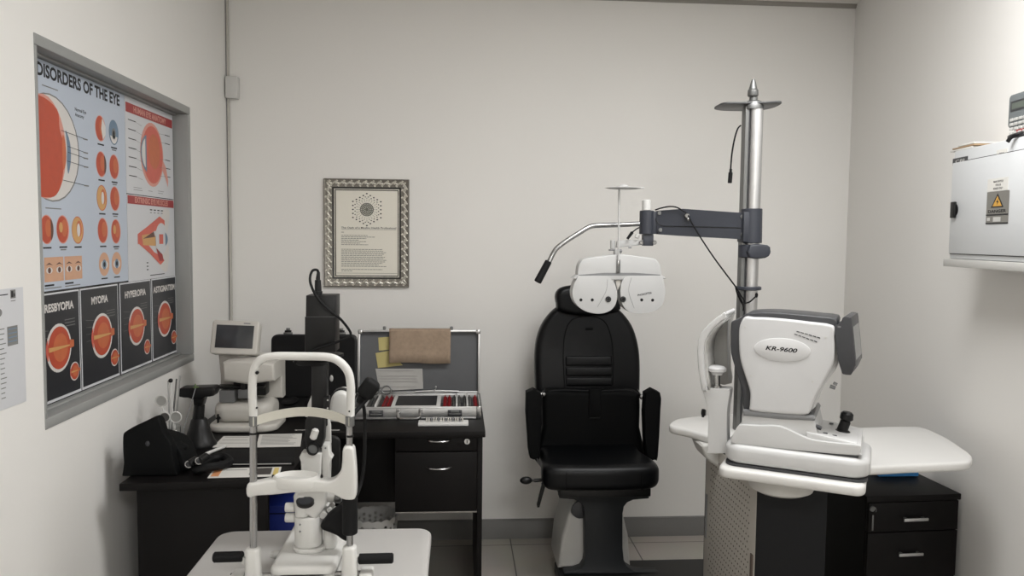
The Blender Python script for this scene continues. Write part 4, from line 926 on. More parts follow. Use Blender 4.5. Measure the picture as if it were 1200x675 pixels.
# chin rest bar and cup
b = MB(); o_ = [(291.5, 566), (303, 563.5), (322, 560), (345, 560), (372, 560), (386, 561.5), (395, 557.5), (400.5, 549), (402, 538), (403.5, 523), (414, 522.5), (416.5, 533), (418, 553), (418, 578), (414, 583.5), (404, 583), (396, 579), (386, 575.5), (368, 574.5), (345, 575), (322, 577.5), (304, 578.5), (292, 580)]
b.prism(smooth2([c2(*p) for p in o_], 3), YC-0.018, YC+0.018, 'y', 0.006, 3); b.build('chin_bar', M_slit, sl_)
b = MB(); p = c3(347.5, 565)
prof = [(0, -0.012), (0.058, -0.010), (0.060, -0.004), (0.054, 0.012), (0.049, 0.0155), (0.045, 0.013), (0.034, 0.003), (0.016, -0.001), (0, -0.002)]
b.lathe(prof, 32, M=Matrix.Translation((p.x, YC, p.z+0.003)) @ Matrix.Rotation(R(10), 4, 'X'), sx=1.0, sy=0.46); b.build('chin_cup', M_slit, sl_)
for px in (320, 377):
    b = MB(); p = c3(px, 559.5); b.cyl(p, p+Vector((0, 0, 0.006)), 0.003, n=8); b.build('chin_pin', M_black, sl_)
# illumination tower foot on the base
YS = 1.900
b = MB(); xc = c3(362.5, 640, YS).x
def s3(px, py, Y=YS): return at(px, py, Y)
zb = z0+0.0475
b.prism(rrect(xc-0.037, YS-0.036, xc+0.040, YS+0.036, 0.03, 8), zb, zb+0.012, 'z', 0.003)
b.prism(rrect(xc-0.034, YS-0.034, xc+0.032, YS+0.032, 0.028, 8), zb+0.012, s3(362, 602).z, 'z', 0.005, 3)
b.prism(rrect(xc-0.031, YS-0.032, xc+0.004, YS+0.030, 0.016, 8), s3(362, 602).z, s3(362, 576).z, 'z', 0.004, 3)
b.prism(rrect(xc+0.034, YS-0.012, xc+0.066, YS+0.036, 0.014, 8), zb, s3(385, 604, YS).z, 'z', 0.006, 3)
b.prism(rrect(xc+0.012, YS-0.020, xc+0.030, YS+0.030, 0.008, 6), s3(362, 602).z, s3(375, 588).z, 'z', 0.003)
b.build('pivot_column', M_slit, sl_)
for (px, py) in ((351.5, 615), (351.5, 623)):
    b = MB(); p = s3(px, py, YS-0.0345); b.cyl(p, p+Vector((0, 0.004, 0)), 0.0024, n=8); b.build('screw', M_mgrey, sl_)
# slanted arm with black oval prism cap
b = MB()
b.prism([(s3(347, 590).x, s3(347, 590).z), (s3(372, 606).x, s3(372, 606).z), (s3(384, 588).x, s3(384, 588).z), (s3(386, 566).x, s3(386, 566).z), (s3(352, 566).x, s3(352, 566).z), (s3(346, 578).x, s3(346, 578).z)], YS-0.030, YS+0.035, 'y', 0.010, 4); b.build('prism_arm', M_slit, sl_)
b = MB(); p = s3(357.5, 587.5, YS-0.034); M = Matrix.Translation(p) @ Matrix.Rotation(R(38), 4, 'X'); b.lathe([(0, 0.005), (0.018, 0.005), (0.0215, 0.002), (0.0215, -0.008), (0, -0.008)], 24, 0, M, sx=1.0, sy=0.70).flat(ell(0, 0, 0.0175, 0.0122, 20), 0.0053, 1, M, 'z'); b.build('prism_cap', [M_black, mat('dark_glass', rgb(44, 46, 50), 0.08)], sl_)['label'] = 'black oval prism cap'
# side knobs
for py in (594.5, 606.5):
    b = MB(); p = s3(346, py); q = s3(334.5, py); b.cyl(p, q, 0.0118, n=18, bev=0.002); b.cyl(p+Vector((0.008, 0, 0)), p, 0.007, n=14); b.build('width_knob', M_slit, sl_)
b = MB(); p = s3(376, 579); q = s3(393, 581.5); r_ = s3(400, 582); b.cyl(p, q, 0.0175, 0.0155, n=20, bev=0.002).cyl(q, r_, 0.0165, n=20, bev=0.002, mi=1).cyl(r_, r_+Vector((0.0012, 0, 0)), 0.012, n=18, mi=2); b.build('magnification_knob', [M_slit, M_alud, M_mgrey], sl_)
b = MB()
for (px, py, rr) in ((374, 596, 0.008), (381, 600, 0.010), (388, 594, 0.007)): p = s3(px, py, YS+0.005); b.cyl(p+Vector((0, -0.025, 0)), p+Vector((0, 0.02, 0)), rr, n=16, bev=0.0015)
b.box(tuple(s3(382, 612, YS+0.01)+Vector((-0.008, -0.01, 0))), tuple(s3(394, 596, YS+0.01)+Vector((0, 0.02, 0))), 0.004); b.build('pivot_lock', M_lgrey, sl_)
# joystick leaning to the right rear
b = MB(); p = s3(384, 603, YS+0.03); q = s3(408, 604, YS-0.02); b.prism(smooth2([(s3(x_, y_).x, s3(x_, y_).z) for x_, y_ in [(379, 608), (384, 601), (388, 596), (396, 590), (404, 584), (412, 584), (412, 623), (404, 624), (399, 620), (390, 616), (382, 613)]], 2), YS-0.05, YS-0.01, 'y', 0.008, 3); b.build('cable_boot', M_rubber, sl_)['label'] = 'black cable boot behind the post sleeve'
# twin white uprights carrying the mirror and lamp housing
YU = 2.03
def v3_(px, py, Y=YU): return at(px, py, Y)
def pr_(pts, Y=YU): return [(at(x, y, Y).x, at(x, y, Y).z) for x, y in pts]
b = MB(); b.prism(pr_([(354.5, 575), (354, 540), (352, 534), (355, 528), (379, 528), (378, 540), (376.5, 575)]), YU-0.02, YU+0.02, 'y', 0.006, 3); b.build('upright', M_slit, sl_)
b = MB(); b.prism(pr_([(378.5, 575), (378.2, 540), (377.5, 519), (387, 519), (387.5, 531), (390.5, 535), (387.5, 541), (386.5, 575)]), YU-0.016, YU+0.02, 'y', 0.005, 3); p = v3_(381.5, 525, YU-0.017); b.cyl(p, p+Vector((0, -0.003, 0)), 0.0022, n=8, mi=1); b.build('upright', [M_slit, M_mgrey], sl_)
for pts in ([(357, 533), (358, 490), (360, 489), (360, 533)], [(379, 522), (380, 487), (383, 487), (386, 500), (386.5, 522)]):
    b = MB(); b.prism(pr_(pts), YU+0.021, YU+0.030, 'y', 0.002); b.build('guide_rod', M_slit, sl_)
b = MB(); b.prism(rrect(*pr_([(350, 568)])[0], *pr_([(396, 516)])[0], 0.02, 6), YU+0.040, YU+0.055, 'y', 0.004, 3); b.build('rear_shield', M_black, sl_)
# mirror housing
b = MB(); b.prism(smooth2(pr_([(358, 524), (357, 500), (359, 490), (368, 487), (378, 490), (379, 505), (377, 524), (368, 529)], YU-0.035), 3), YU-0.035, YU+0.012, 'y', 0.006, 3); mh = b.build('mirror_housing', M_black, sl_)
b = MB(); p = v3_(367.2, 525.5, YU-0.037); b.lathe([(0.0125, 0.0), (0.0155, 0.0), (0.0155, 0.02), (0.0125, 0.02), (0.0125, 0.0)], 24, 0, Matrix.Translation(p) @ Matrix.Rotation(R(90), 4, 'X') @ Matrix.Translation((0, 0, -0.008))).prism(ell(p.x, p.z, 0.0127, 0.0127, 22), p.y-0.002, p.y+0.003, 'y', mi=1); b.build('objective_lens', [M_black, mat('lens_grey', rgb(124, 126, 126), 0.4)], mh)
b = MB(); M = Matrix.Translation(v3_(368.5, 508.5, YU-0.048)) @ Matrix.Rotation(R(18), 4, 'Y'); b.cyl((0, 0, -0.015), (0, 0, 0.014), 0.0092, n=18, bev=0.004, M=M); b.build('mirror_knob', M_slit, mh)
b = MB(); b.cyl(v3_(346, 504, YU+0.033), v3_(398, 504, YU+0.033), 0.002, n=8); b.build('cross_rod', M_chrome, sl_)
# black tower and lamp housing
YT = 2.05
b = MB(); b.prism(pr_([(366, 498), (366, 425), (384, 425), (384, 498)], YT), YT-0.016, YT+0.018, 'y', 0.004); b.build('tower', M_black, sl_)
b = MB(); b.prism(pr_([(381, 488), (381, 463), (388, 461), (388, 488)], YT), YT-0.030, YT-0.0165, 'y', 0.002)
for py in (469, 478.5): p = at(384, py, YT-0.031); b.cyl(p, p+Vector((0, 0.002, 0)), 0.0024, n=10, mi=1)
b.build('tower_clamp', [M_black, M_lgrey], sl_)
b = MB(); b.prism(pr_([(358.5, 346.5), (393, 346.5), (393, 371), (392.5, 372), (392.5, 413), (357, 413), (357, 372), (358, 371)], YT-0.04), YT-0.04, YT+0.04, 'y', 0.0035)
b.prism(pr_([(357.5, 371.8), (393, 371.8), (393, 371), (357.5, 371)], YT-0.041), YT-0.0405, YT-0.039, 'y', mi=1)
b.prism(pr_([(381, 347), (387, 347), (387, 346), (381, 346)], YT), YT-0.005, YT+0.01, 'y', 0.0005, mi=2)
lh = b.build('lamp_housing', [M_black, M_dgrey, M_mgrey], sl_)
b = MB()
p = at(375, 417, YT); b.lathe([(0, -0.006), (0.045, -0.006), (0.062, 0.0), (0.062, 0.006), (0, 0.006)], 28, M=Matrix.Translation((p.x, YT, p.z)), sx=1.0, sy=0.7); b.build('housing_collar', M_black, lh)
b = MB(); p = at(364, 424, YT-0.02); b.lathe([(0, -0.012), (0.035, -0.010), (0.048, 0.0), (0.035, 0.008), (0, 0.010)], 28, M=Matrix.Translation((p.x, YT-0.01, p.z)), sx=1.0, sy=0.6); b.build('breath_guard', M_black, sl_)
# plug and cable
b = MB(); a = at(373, 347, YT); c = at(372.5, 328, YT); e = at(373.2, 318.5, YT); b.cyl(a, c, 0.0095, 0.008, n=14, bev=0.001).cyl(a.lerp(c, 0.15), a.lerp(c, 0.3), 0.0112, n=14).cyl(c, e, 0.006, 0.0042, n=12, bev=0.001); b.build('plug', M_black, lh)
b = MB(); b.tube([at(373.2, 319, YT), at(371, 316.2, YT-0.004), at(366, 317.5, YT-0.010), at(363.4, 325, YT-0.018), at(364.5, 334, YT-0.034), at(371, 347.5, YT-0.052), at(383, 361, YT-0.055), at(398, 373, YT-0.050), at(408, 385, YT-0.045), at(411, 392, YT-0.045), at(406, 396, YT-0.048), at(392, 402, YT-0.050), at(374, 408, YT-0.052), at(358, 414.5, YT-0.050), at(350, 418, YT-0.045), at(345, 426, YT-0.04)], 0.0034, 10, smooth=6); b.build('power_cable', M_rubber, lh)
# microscope body behind the tower
YM = 2.13
b = MB(); b.prism(smooth2(pr_([(386, 488), (387, 470), (391, 462), (398, 459), (405, 461), (409, 468), (410, 480), (408, 489), (402, 495), (392, 494)], YM-0.03), 4), YM-0.03, YM+0.05, 'y', 0.010, 4)
b.prism(pr_([(359, 487), (362, 472), (367, 460), (367, 488)], YM), YM-0.02, YM+0.03, 'y', 0.004)
b.prism(pr_([(362, 492), (362, 482), (402, 482), (402, 494)], YM), YM-0.01, YM+0.03, 'y', 0.004); b.build('microscope_body', M_slit, sl_)
b = MB(); b.prism(smooth2(pr_([(384, 488), (386, 470), (391, 459), (399, 455), (408, 458), (413, 468), (413, 482), (408, 492)], YM), 3), YM-0.01, YM+0.02, 'y', 0.004); b.build('microscope_shell', M_black, sl_)
b = MB(); q_ = at(372, 560, YM+0.02); b.cyl(at(372, 492, YM+0.02), (q_.x, q_.y, z0+0.0755), 0.018, n=18); b.build('microscope_column', M_black, sl_)
b = MB(); b.box((at(372, 600, 2.12).x-0.03, 2.05, z0+0.0485), (at(372, 600, 2.12).x+0.03, 2.17, z0+0.075), 0.008, 3); b.build('microscope_arm', M_slit, sl_)
# fixation lamp on its bent arm at the right of the headrest
b = MB(); b.tube([at(411, 489, YC+0.014), at(416, 483, YC+0.03), at(424, 474, YC+0.05), at(431, 466, YC+0.06)], 0.0055, 10, smooth=5); fa = b.build('fixation_arm', M_rubber, sl_)
b = MB(); pc = at(433, 454, YC+0.062); M = Matrix.Translation(pc) @ Matrix.Rotation(R(35), 4, 'Y')
b.prism(rrect(-0.021, -0.026, 0.021, 0.020, 0.012, 6), -0.018, 0.018, 'y', 0.007, 3, M=M); b.cyl((0, 0, -0.026), (0, 0, -0.046), 0.013, 0.008, n=16, bev=0.002, M=M); b.build('fixation_lamp', M_rubber, fa)
b = MB(); b.tube([at(424, 470, YC+0.062), at(427, 482, YC+0.066), at(427.5, 510, YC+0.07), at(427, 540, YC+0.07), at(424, 562, YC+0.068), at(419, 578, YC+0.05), at(411, 590, YC+0.022)], 0.0042, 10, smooth=6); b.build('fixation_cable', M_rubber, fa)
# ------------------------------------------------------------------ refraction unit: base, cabinet, table, pole, arm
BZ = 0.058
ru = thing('refraction_unit', 'white and grey refraction unit with crescent table, pole and swing arm at the right', 'refraction unit', (0.95, 2.6, 0))
b = MB(); b.prism([(0.44, 3.31), (1.14, 3.31), (1.14, 2.12), (0.78, 2.12), (0.74, 2.60), (0.44, 2.74)], 0.0, BZ, 'z', 0.010, 3)
o = b.build('floor_platform', M_black, None, org=(0.8, 2.8, 0)); tag(o, 'low black steel platform on the floor under the chair and the unit', 'platform')
CXS, CYF = at(885.5, 630, 2.20).x, 2.20
UX0, UX1, UY0, UY1 = CXS, at(968, 630, CYF).x, CYF, 2.665
M_perf = mat('perforated_sheet', rgb(176, 172, 164), 0.5, var=0.02)
b = MB(); b.box((UX0+0.004, UY0+0.006, BZ+0.0005), (UX1-0.004, UY1, 0.765), 0.002); cabu = b.build('cabinet', M_dgrey, ru)
b = MB(); b.box((UX0, UY0+0.004, BZ+0.004), (UX0+0.0039, UY1+0.004, 0.770), 0.001); b.box((UX0+0.001, UY1+0.0041, BZ+0.004), (UX0+0.004, UY1+0.010, 0.765), mi=1); pan = b.build('perforated_panel', [M_perf, M_black], cabu)
b = MB()
for k in range(32):
    z = 0.09+0.0205*k
    for i in range(18):
        y = UY0+0.055+0.0205*i+(0.01025 if k % 2 else 0)
        if y < UY1-0.04: b.prism(ell(y, z, 0.0032, 0.0030, 8), UX0-0.0008, UX0-0.0002, 'x')
b.build('perforations', mat('hole_dark', rgb(84, 80, 74), 0.8), pan)['kind'] = 'stuff'
p = at(878.5, 650, UY0+0.02); b = MB(); b.box((UX0-0.004, UY0+0.012, p.z-0.12), (UX0-0.0002, UY0+0.030, p.z+0.001), 0.001); b.build('door_pull', mat('brown_strip', rgb(96, 84, 76), 0.5), pan)['label'] = 'brown vertical pull strip'
b = MB(); b.box((UX0-0.004, UY1-0.022, 0.42), (UX0-0.0002, UY1-0.010, 0.58), 0.001); b.build('door_pull', M_mgrey, pan)
b = MB(); b.prism(rrect(UX0+0.0015, BZ+0.004, UX1, 0.765, 0.004, 3), UY0, UY0+0.0055, 'y', 0.0015); b.build('front_panel', mat('column_charcoal', rgb(20, 21, 23), 0.5, spec=0.2, var=0.03), cabu)
# white bracket under the left lobe of the table
b = MB(); b.prism(smooth2([(at(x_, y_, 2.60).x, min(at(x_, y_, 2.60).z, 0.7905)) for x_, y_ in ((817.5, 514), (818, 524), (823, 533), (834, 541), (852, 546), (862, 545), (862, 514), (840, 513))], 3), 2.54, 2.655, 'y', 0.014, 4); b.build('bracket', M_lgrey, ru)
# crescent tabletop
b = MB()
tp = [atz(px, py, 0.82) for px, py in ((784, 497), (790, 492), (803, 489), (845, 485))]
P = [(p.x, p.y) for p in tp]+[(1.16, 2.86), (1.28, 2.76)]
for px, py in ((985, 500.5), (1040, 499.5), (1072, 499.5), (1084, 501.5), (1096, 506), (1112, 514), (1130, 526), (1138, 532), (1139.5, 537), (1133, 541)):
    p = atz(px, py, 0.82); P.append((p.x, p.y))
for px, py in ((1100, 543), (1060, 544.5), (1020, 546.5)): p = atz(px, py, 0.82); P.append((p.x, p.y))
P += [(1.15, 2.20), (1.08, 2.26), (1.00, 2.36)]
for px, py in ((846, 515.5), (825, 509), (803, 503), (789, 500)): p = atz(px, py, 0.82); P.append((p.x, p.y))
b.prism(smooth2(P, 3), 0.791, 0.82, 'z', 0.009, 3); b.build('tabletop', M_white, ru)
# instrument arm column and swivel disc
b = MB(); c = Vector((0.945, 2.135, 0)); b.lathe([(0, 0.7655), (0.070, 0.7655), (0.088, 0.775), (0.095, 0.792), (0.095, 0.826), (0, 0.826)], 36, M=Matrix.Translation(c)); b.build('swivel_disc', M_lgrey, ru)
# tray for the refractor
TA = Vector((0.735, 2.07, 0)); DA = -R(30.0); DX = Vector((math.cos(DA), math.sin(DA), 0)); DY = Vector((-math.sin(DA), math.cos(DA), 0))
def loc2(x, y): q = TA+DX*x+DY*y; return (q.x, q.y)
TRZ = 0.857
tr = rrect(-0.004, 0.0, 0.375, 0.30, 0.03, 6)
b = MB(); b.prism([loc2(*p) for p in tr], 0.8265, TRZ, 'z', 0.010, 3); b.build('tray', M_white, ru)
# pole
PC = at(878, 300, 2.62); px_, py_ = PC.x, 2.62
zt = at(878, 121, 2.62).z
b = MB(); b.cyl((px_+0.006, py_-0.006, 0.82), (px_+0.006, py_-0.006, zt-0.02), 0.0245, n=28); b.build('pole_tube', M_alu, ru)
b = MB(); b.prism([(px_-0.032, py_-0.012), (px_-0.020, py_-0.016), (px_-0.014, py_+0.020), (px_+0.030, py_+0.024), (px_+0.030, py_+0.034), (px_-0.026, py_+0.034), (px_-0.032, py_+0.024)], 0.82, zt-0.012, 'z', 0.0)
b.box((px_-0.0215, py_-0.0185, 0.82), (px_-0.0195, py_-0.0155, zt-0.02), mi=1); b.build('pole_rail', [M_alud, M_dgrey], ru)
b = MB(); b.lathe([(0.033, zt-0.022), (0.0335, zt-0.008), (0.028, zt+0.004), (0.019, zt+0.009), (0, zt+0.009)], 28, M=Matrix.Translation((px_, py_, 0))).cyl((px_-0.002, py_, zt+0.009), (px_-0.002, py_, zt+0.020), 0.014, n=18); b.build('pole_cap', M_alud, ru)
# dark wing-shaped lamp shade on top
b = MB(); WZ = at(878, 125.5, 2.66).z
wp = [(837, 128), (841, 125), (848, 122.2), (862, 121.6), (880, 121.6), (900, 121), (912, 120.3), (916, 121.6), (908, 126), (895, 129), (880, 130.3), (860, 130.3), (845, 129.8)]
b.prism(smooth2([(atz(x_, y_, WZ).x, atz(x_, y_, WZ).y) for x_, y_ in wp], 3), WZ, WZ+0.007, 'z', 0.002); b.build('lamp_wing', mat('smoked_grey_wing', rgb(66, 67, 68), 0.4), ru)
# chrome finial
b = MB(); fz = at(882, 113.5, 2.62).z; ft = at(882, 93, 2.62).z; fx = at(882, 105, 2.62).x
b.cyl((fx+0.001, py_-0.004, zt+0.006), (fx+0.001, py_-0.004, fz), 0.0042, n=12)
h = ft-fz
b.lathe([(0, 0), (0.0165, 0.001), (0.0185, h*0.10), (0.0175, h*0.36), (0.0145, h*0.42), (0.0140, h*0.46), (0.0055, h*0.98), (0, h)], 24, M=Matrix.Translation((fx, py_-0.004, fz))); b.build('finial', M_alud, ru)['label'] = 'metal cone finial'
# hanging lead with plug
b = MB(); b.tube([at(868, 147, 2.60), at(864.5, 151, 2.595), at(861, 162, 2.59), at(858, 178, 2.59), at(856.5, 194, 2.59), at(856.2, 202, 2.59)], 0.0028, 8, smooth=6).cyl(at(856.2, 202, 2.59), at(855.2, 214.5, 2.59), 0.0072, n=12, bev=0.001).cyl(at(856.4, 198, 2.59), at(856.2, 202, 2.59), 0.0045, n=10); b.build('hanging_lead', M_rubber, ru)
# pole collar, clamp ring, swing arm
z0_, z1_ = at(880, 285, 2.60).z, at(880, 244.5, 2.60).z
b = MB(); b.cyl((px_+0.004, py_-0.004, z0_), (px_+0.002, py_-0.004, z1_), 0.036, n=28, bev=0.002).box((px_-0.036, py_-0.034, z0_+0.004), (px_+0.004, py_+0.026, z1_-0.012), 0.003); b.build('pole_sleeve', M_slate, ru)
za, zb_ = at(880, 302, 2.60).z, at(880, 287, 2.60).z
b = MB(); b.cyl((px_, py_, za), (px_, py_, zb_), 0.038, n=28, bev=0.003).prism(smooth2([(px_-0.016, za), (px_+0.04, za), (px_+0.056, (za*2+zb_)/3), (px_+0.056, (za+2*zb_)/3), (px_+0.046, zb_), (px_-0.016, zb_)], 2), py_-0.050, py_-0.016, 'y', 0.006, 3); b.build('locking_collar', M_slate, ru)
b = MB(); zc = at(878, 338, 2.60).z; b.cyl((px_, py_, zc-0.006), (px_, py_, zc+0.006), 0.044, n=28, bev=0.002); b.build('stop_ring', M_slate, ru)
YA = 2.62; YB2 = 2.78
def armz(t, top): return (at(871, 249 if top else 280, YA).z*(1-t)+at(769, 243.5 if top else 274, YB2).z*t)
b = MB(); n = 12; vs = []; fs = []
xa, xb = at(872, 260, YA).x, at(768, 260, YB2).x
arm_pts_top = [(xa, at(872, 250, YA).z), ((xa*0.3+xb*0.7), at(805, 245, 2.73).z), (xb+0.005, at(769, 247, YB2).z), (xb, at(768.5, 252, YB2).z)]
arm_pts_bot = [(xb, at(768.5, 270, YB2).z), (xb+0.008, at(771, 274.5, YB2).z), ((xa*0.3+xb*0.7), at(805, 276.5, 2.73).z), (xa, at(872, 280.5, YA).z)]
ap = arm_pts_top+arm_pts_bot
for off in (-0.022, 0.022):
    for (x, z) in ap: tt = (x-xa)/(xb-xa); vs.append((x, YA+(YB2-YA)*tt+off, z))
k = len(ap); fs = [list(range(k))[::-1], list(range(k, 2*k))]+[[i, (i+1) % k, k+(i+1) % k, k+i] for i in range(k)]
b.add(vs, fs)
# groove along the arm
def armp(px, py, dy=-0.0225):
    # a point on the arm's front face
    s_, z = onplane(px, py, (xa, YA-0.022), tuple((Vector((xb, YB2, 0))-Vector((xa, YA, 0))).normalized().to_2d()))
    d_ = (Vector((xb, YB2, 0))-Vector((xa, YA, 0))).normalized(); return Vector((xa, YA-0.022, 0))+d_*s_+Vector((0, dy+0.0215, z))
b.build('swing_arm', M_slate, ru)
b = MB(); b.tube([armp(768.5, 256), armp(770, 260), armp(776, 264.5), armp(790, 265.2), armp(830, 266), armp(868, 267)], 0.0014, 6, smooth=3); b.build('arm_groove', M_black, ru)
for (px, py) in ((773, 249.5), (774, 269.5), (870, 254), (870.5, 274.5)):
    b = MB(); p = armp(px, py); b.cyl(p+Vector((0, 0.003, 0)), p+Vector((0, -0.002, 0)), 0.0075, n=16, bev=0.0008); b.build('bolt', M_alud, ru)
b = MB(); p = armp(804, 253); b.cyl(p+Vector((0, 0.003, 0)), p+Vector((0, -0.016, 0)), 0.009, n=16, bev=0.002).ball(p+Vector((0.004, -0.014, -0.012)), 0.007, 10); b.build('cable_clip', M_chrome, ru)
# end block with its knobs
xk0, xk1 = at(749.5, 260, YB2).x, at(766.5, 260, YB2).x
b = MB(); b.cyl(((xk0+xk1)/2, YB2, at(758, 274.5, YB2).z), ((xk0+xk1)/2, YB2, at(758, 247, YB2).z), (xk1-xk0)/2, n=24, bev=0.002).box((xk0+0.006, YB2-0.019, at(758, 274, YB2).z), (xk1+0.012, YB2+0.019, at(758, 248, YB2).z), 0.003).box((xk0+0.012, YB2-0.016, at(758, 288, YB2).z), (xk1-0.004, YB2+0.016, at(758, 274.6, YB2).z), 0.003); b.build('end_block', M_slate, ru)
b = MB(); b.cyl(at(757.8, 246.8, YB2), at(757.5, 234, YB2), 0.0165, 0.0155, n=22, bev=0.002); b.build('top_knob', M_white, ru)['label'] = 'white top knob'
# cables
b = MB(); b.tube([at(768, 246, YB2-0.01), at(776, 243.5, 2.74), at(785, 242, 2.72), at(793, 243, 2.71), at(800, 247, 2.70), at(806, 252, 2.69), at(811, 262, 2.675), at(822, 280, 2.66), at(836, 301, 2.62), at(850, 320, 2.58), at(862, 336, 2.565), at(868, 346, 2.565), at(872, 352, 2.567), at(870, 356, 2.57), at(864, 344, 2.57), at(862, 336, 2.572)], 0.0026, 8, smooth=6); b.build('arm_cable', M_rubber, ru)
b = MB(); b.tube([at(870, 356, 2.568), at(878, 354, 2.562), at(884, 349, 2.56), at(887, 346, 2.563)], 0.0026, 8, smooth=5).tube([at(864, 342, 2.566), at(868, 350, 2.562), at(871, 358, 2.562), at(871, 364, 2.566)], 0.003, 8, smooth=5).ball(at(886.5, 346, 2.562), (0.006, 0.005, 0.009), 8); b.build('cable_knot', M_rubber, ru)

# ------------------------------------------------------------------ phoropter, hanging from the arm
YP_ = 2.78
ph_ = thing('phoropter', 'white phoropter with two lens lobes and chrome handle hanging above the chair', 'phoropter', tuple(at(722, 366, YP_)))
def f2(px, py, Y=YP_): p = at(px, py, Y); return (p.x, p.z)
def fz_(x, y): return (620+x/3.75, 200+y/3.75)
lobeL = [(198, 476), (204, 464), (216, 460.5), (320, 460.5), (352, 478), (366, 500), (374, 540), (368, 578), (350, 604), (322, 618), (290, 622), (255, 617), (225, 605), (198, 582), (184, 555), (181, 525), (190, 490)]
lobeR = [(402, 472), (432, 461), (555, 460), (567, 463), (573, 474), (577, 495), (581, 530), (574, 568), (556, 598), (525, 614), (480, 622), (445, 620), (415, 606), (397, 582), (389, 545), (390, 505)]
def lobe(name, pts, dots, vernier):
    pl_ = smooth2([f2(*fz_(*p)) for p in pts], 4)
    b = MB(); b.prism(pl_, YP_-0.055, YP_-0.005, 'y', 0.010, 4); b.prism(pl_, YP_-0.004, YP_+0.012, 'y', 0.003); o = b.build(name, M_phor, ph_)
    for (x, y, r, big) in dots:
        p = at(*fz_(x, y), YP_-0.0555); b = MB()
        b.cyl(p+Vector((0, 0.002, 0)), p+Vector((0, -0.003 if big else -0.0008, 0)), r, n=20, bev=0.0006, mi=0)
        if big: b.ring(p.x, p.z, r*0.55, r*0.75, p.y-0.0032, 1).cyl(p+Vector((0, -0.003, 0)), p+Vector((0, -0.0034, 0)), r*0.55, n=16, mi=2)
        b.build('eyepiece' if big else 'lens_port', [M_black, M_dgrey, mat('port_black', rgb(8, 8, 9), 0.2)], o)
    b = MB(); 
    for q in vernier: 
        p0 = at(*fz_(*q[0]), YP_-0.0553); p1 = at(*fz_(*q[1]), YP_-0.0553); p2 = at(*fz_(*q[2]), YP_-0.0553); b.tube([p0, p1, p2], 0.0007, 6, smooth=5)
    b.build('cover_seam', M_mgrey, o)
    return o
lL = lobe('lens_lobe', lobeL, [(228, 568, 0.0055, 0), (278, 568, 0.0055, 0), (348, 565, 0.0105, 1)], [((345, 478), (338, 530), (300, 600))])
lR = lobe('lens_lobe', lobeR, [(413, 565, 0.0105, 1), (495, 568, 0.0055, 0), (543, 569, 0.0055, 0)], [((450, 470), (438, 530), (462, 605))])
b = MB()
p = at(*fz_(478, 552), YP_-0.0556); q = at(*fz_(540, 540), YP_-0.0556); M = Matrix.Translation(p) @ Matrix.Rotation(-math.atan2((q-p).z, (q-p).x), 4, 'Y'); b.text('PHOROPTER', 0, 0, 0.0072, 0, w=(q-p).length, bold=0.02, M=M); b.build('lettering', M_dgrey, lR)
# bridge
b = MB(); br = [(210, 476), (204, 455), (206, 428), (213, 406), (228, 388), (262, 380), (300, 376), (340, 370), (385, 367), (430, 369), (470, 375), (510, 380), (540, 386), (558, 405), (566, 430), (568, 455), (562, 476)]
b.prism(smooth2([f2(*fz_(*p)) for p in br], 3), YP_-0.048, YP_+0.010, 'y', 0.008, 3); br_ = b.build('bridge', M_phor, ph_)
b = MB(); b.prism([f2(*fz_(*p)) for p in ((210, 458.5), (562, 457.5), (562, 454), (450, 446), (320, 446), (210, 455))], YP_-0.0486, YP_-0.04, 'y'); b.build('bridge_seam', M_mgrey, br_)
b = MB(); b.prism([f2(*fz_(*p)) for p in ((368, 460), (398, 460), (392, 500), (380, 525), (372, 500))], YP_-0.040, YP_-0.01, 'y', 0.003); b.build('nose_block', M_cream, ph_)
b = MB(); b.cyl(at(*fz_(377, 475), YP_-0.044), at(*fz_(376, 520), YP_-0.044), 0.0035, n=10, mi=0).ball(at(*fz_(376, 518), YP_-0.044), 0.0042, 8); b.build('nose_screw', M_alud, ph_)
b = MB(); b.box((at(*fz_(384, 448), YP_-0.05).x, YP_-0.054, at(*fz_(384, 448), YP_-0.05).z), (at(*fz_(401, 390), YP_-0.05).x, YP_-0.0475, at(*fz_(401, 390), YP_-0.05).z), 0.0015)
b.box((at(*fz_(388, 444), YP_-0.055).x, YP_-0.056, at(*fz_(388, 420), YP_-0.055).z), (at(*fz_(397, 444), YP_-0.055).x, YP_-0.0541, at(*fz_(397, 394), YP_-0.055).z), 0.0008, mi=1); b.build('rod_clip', [M_alud, M_chrome], ph_)
# reading rod and its flat disc
b = MB(); b.cyl(at(*fz_(393, 395), YP_-0.055), at(*fz_(396, 82), YP_-0.055), 0.0036, n=12); b.build('reading_rod', M_phor, ph_)
b = MB(); p = at(*fz_(415, 77), YP_-0.055); b.lathe([(0, -0.004), (0.050, -0.003), (0.066, 0.0), (0.050, 0.003), (0.018, 0.006), (0.012, 0.012), (0, 0.014)], 32, M=Matrix.Translation(p), sx=1.0, sy=0.75)
b.cyl(p+Vector((0.03, 0, 0.001)), p+Vector((0.075, 0, 0.002)), 0.002, n=8); b.build('rod_disc', M_phor, ph_)
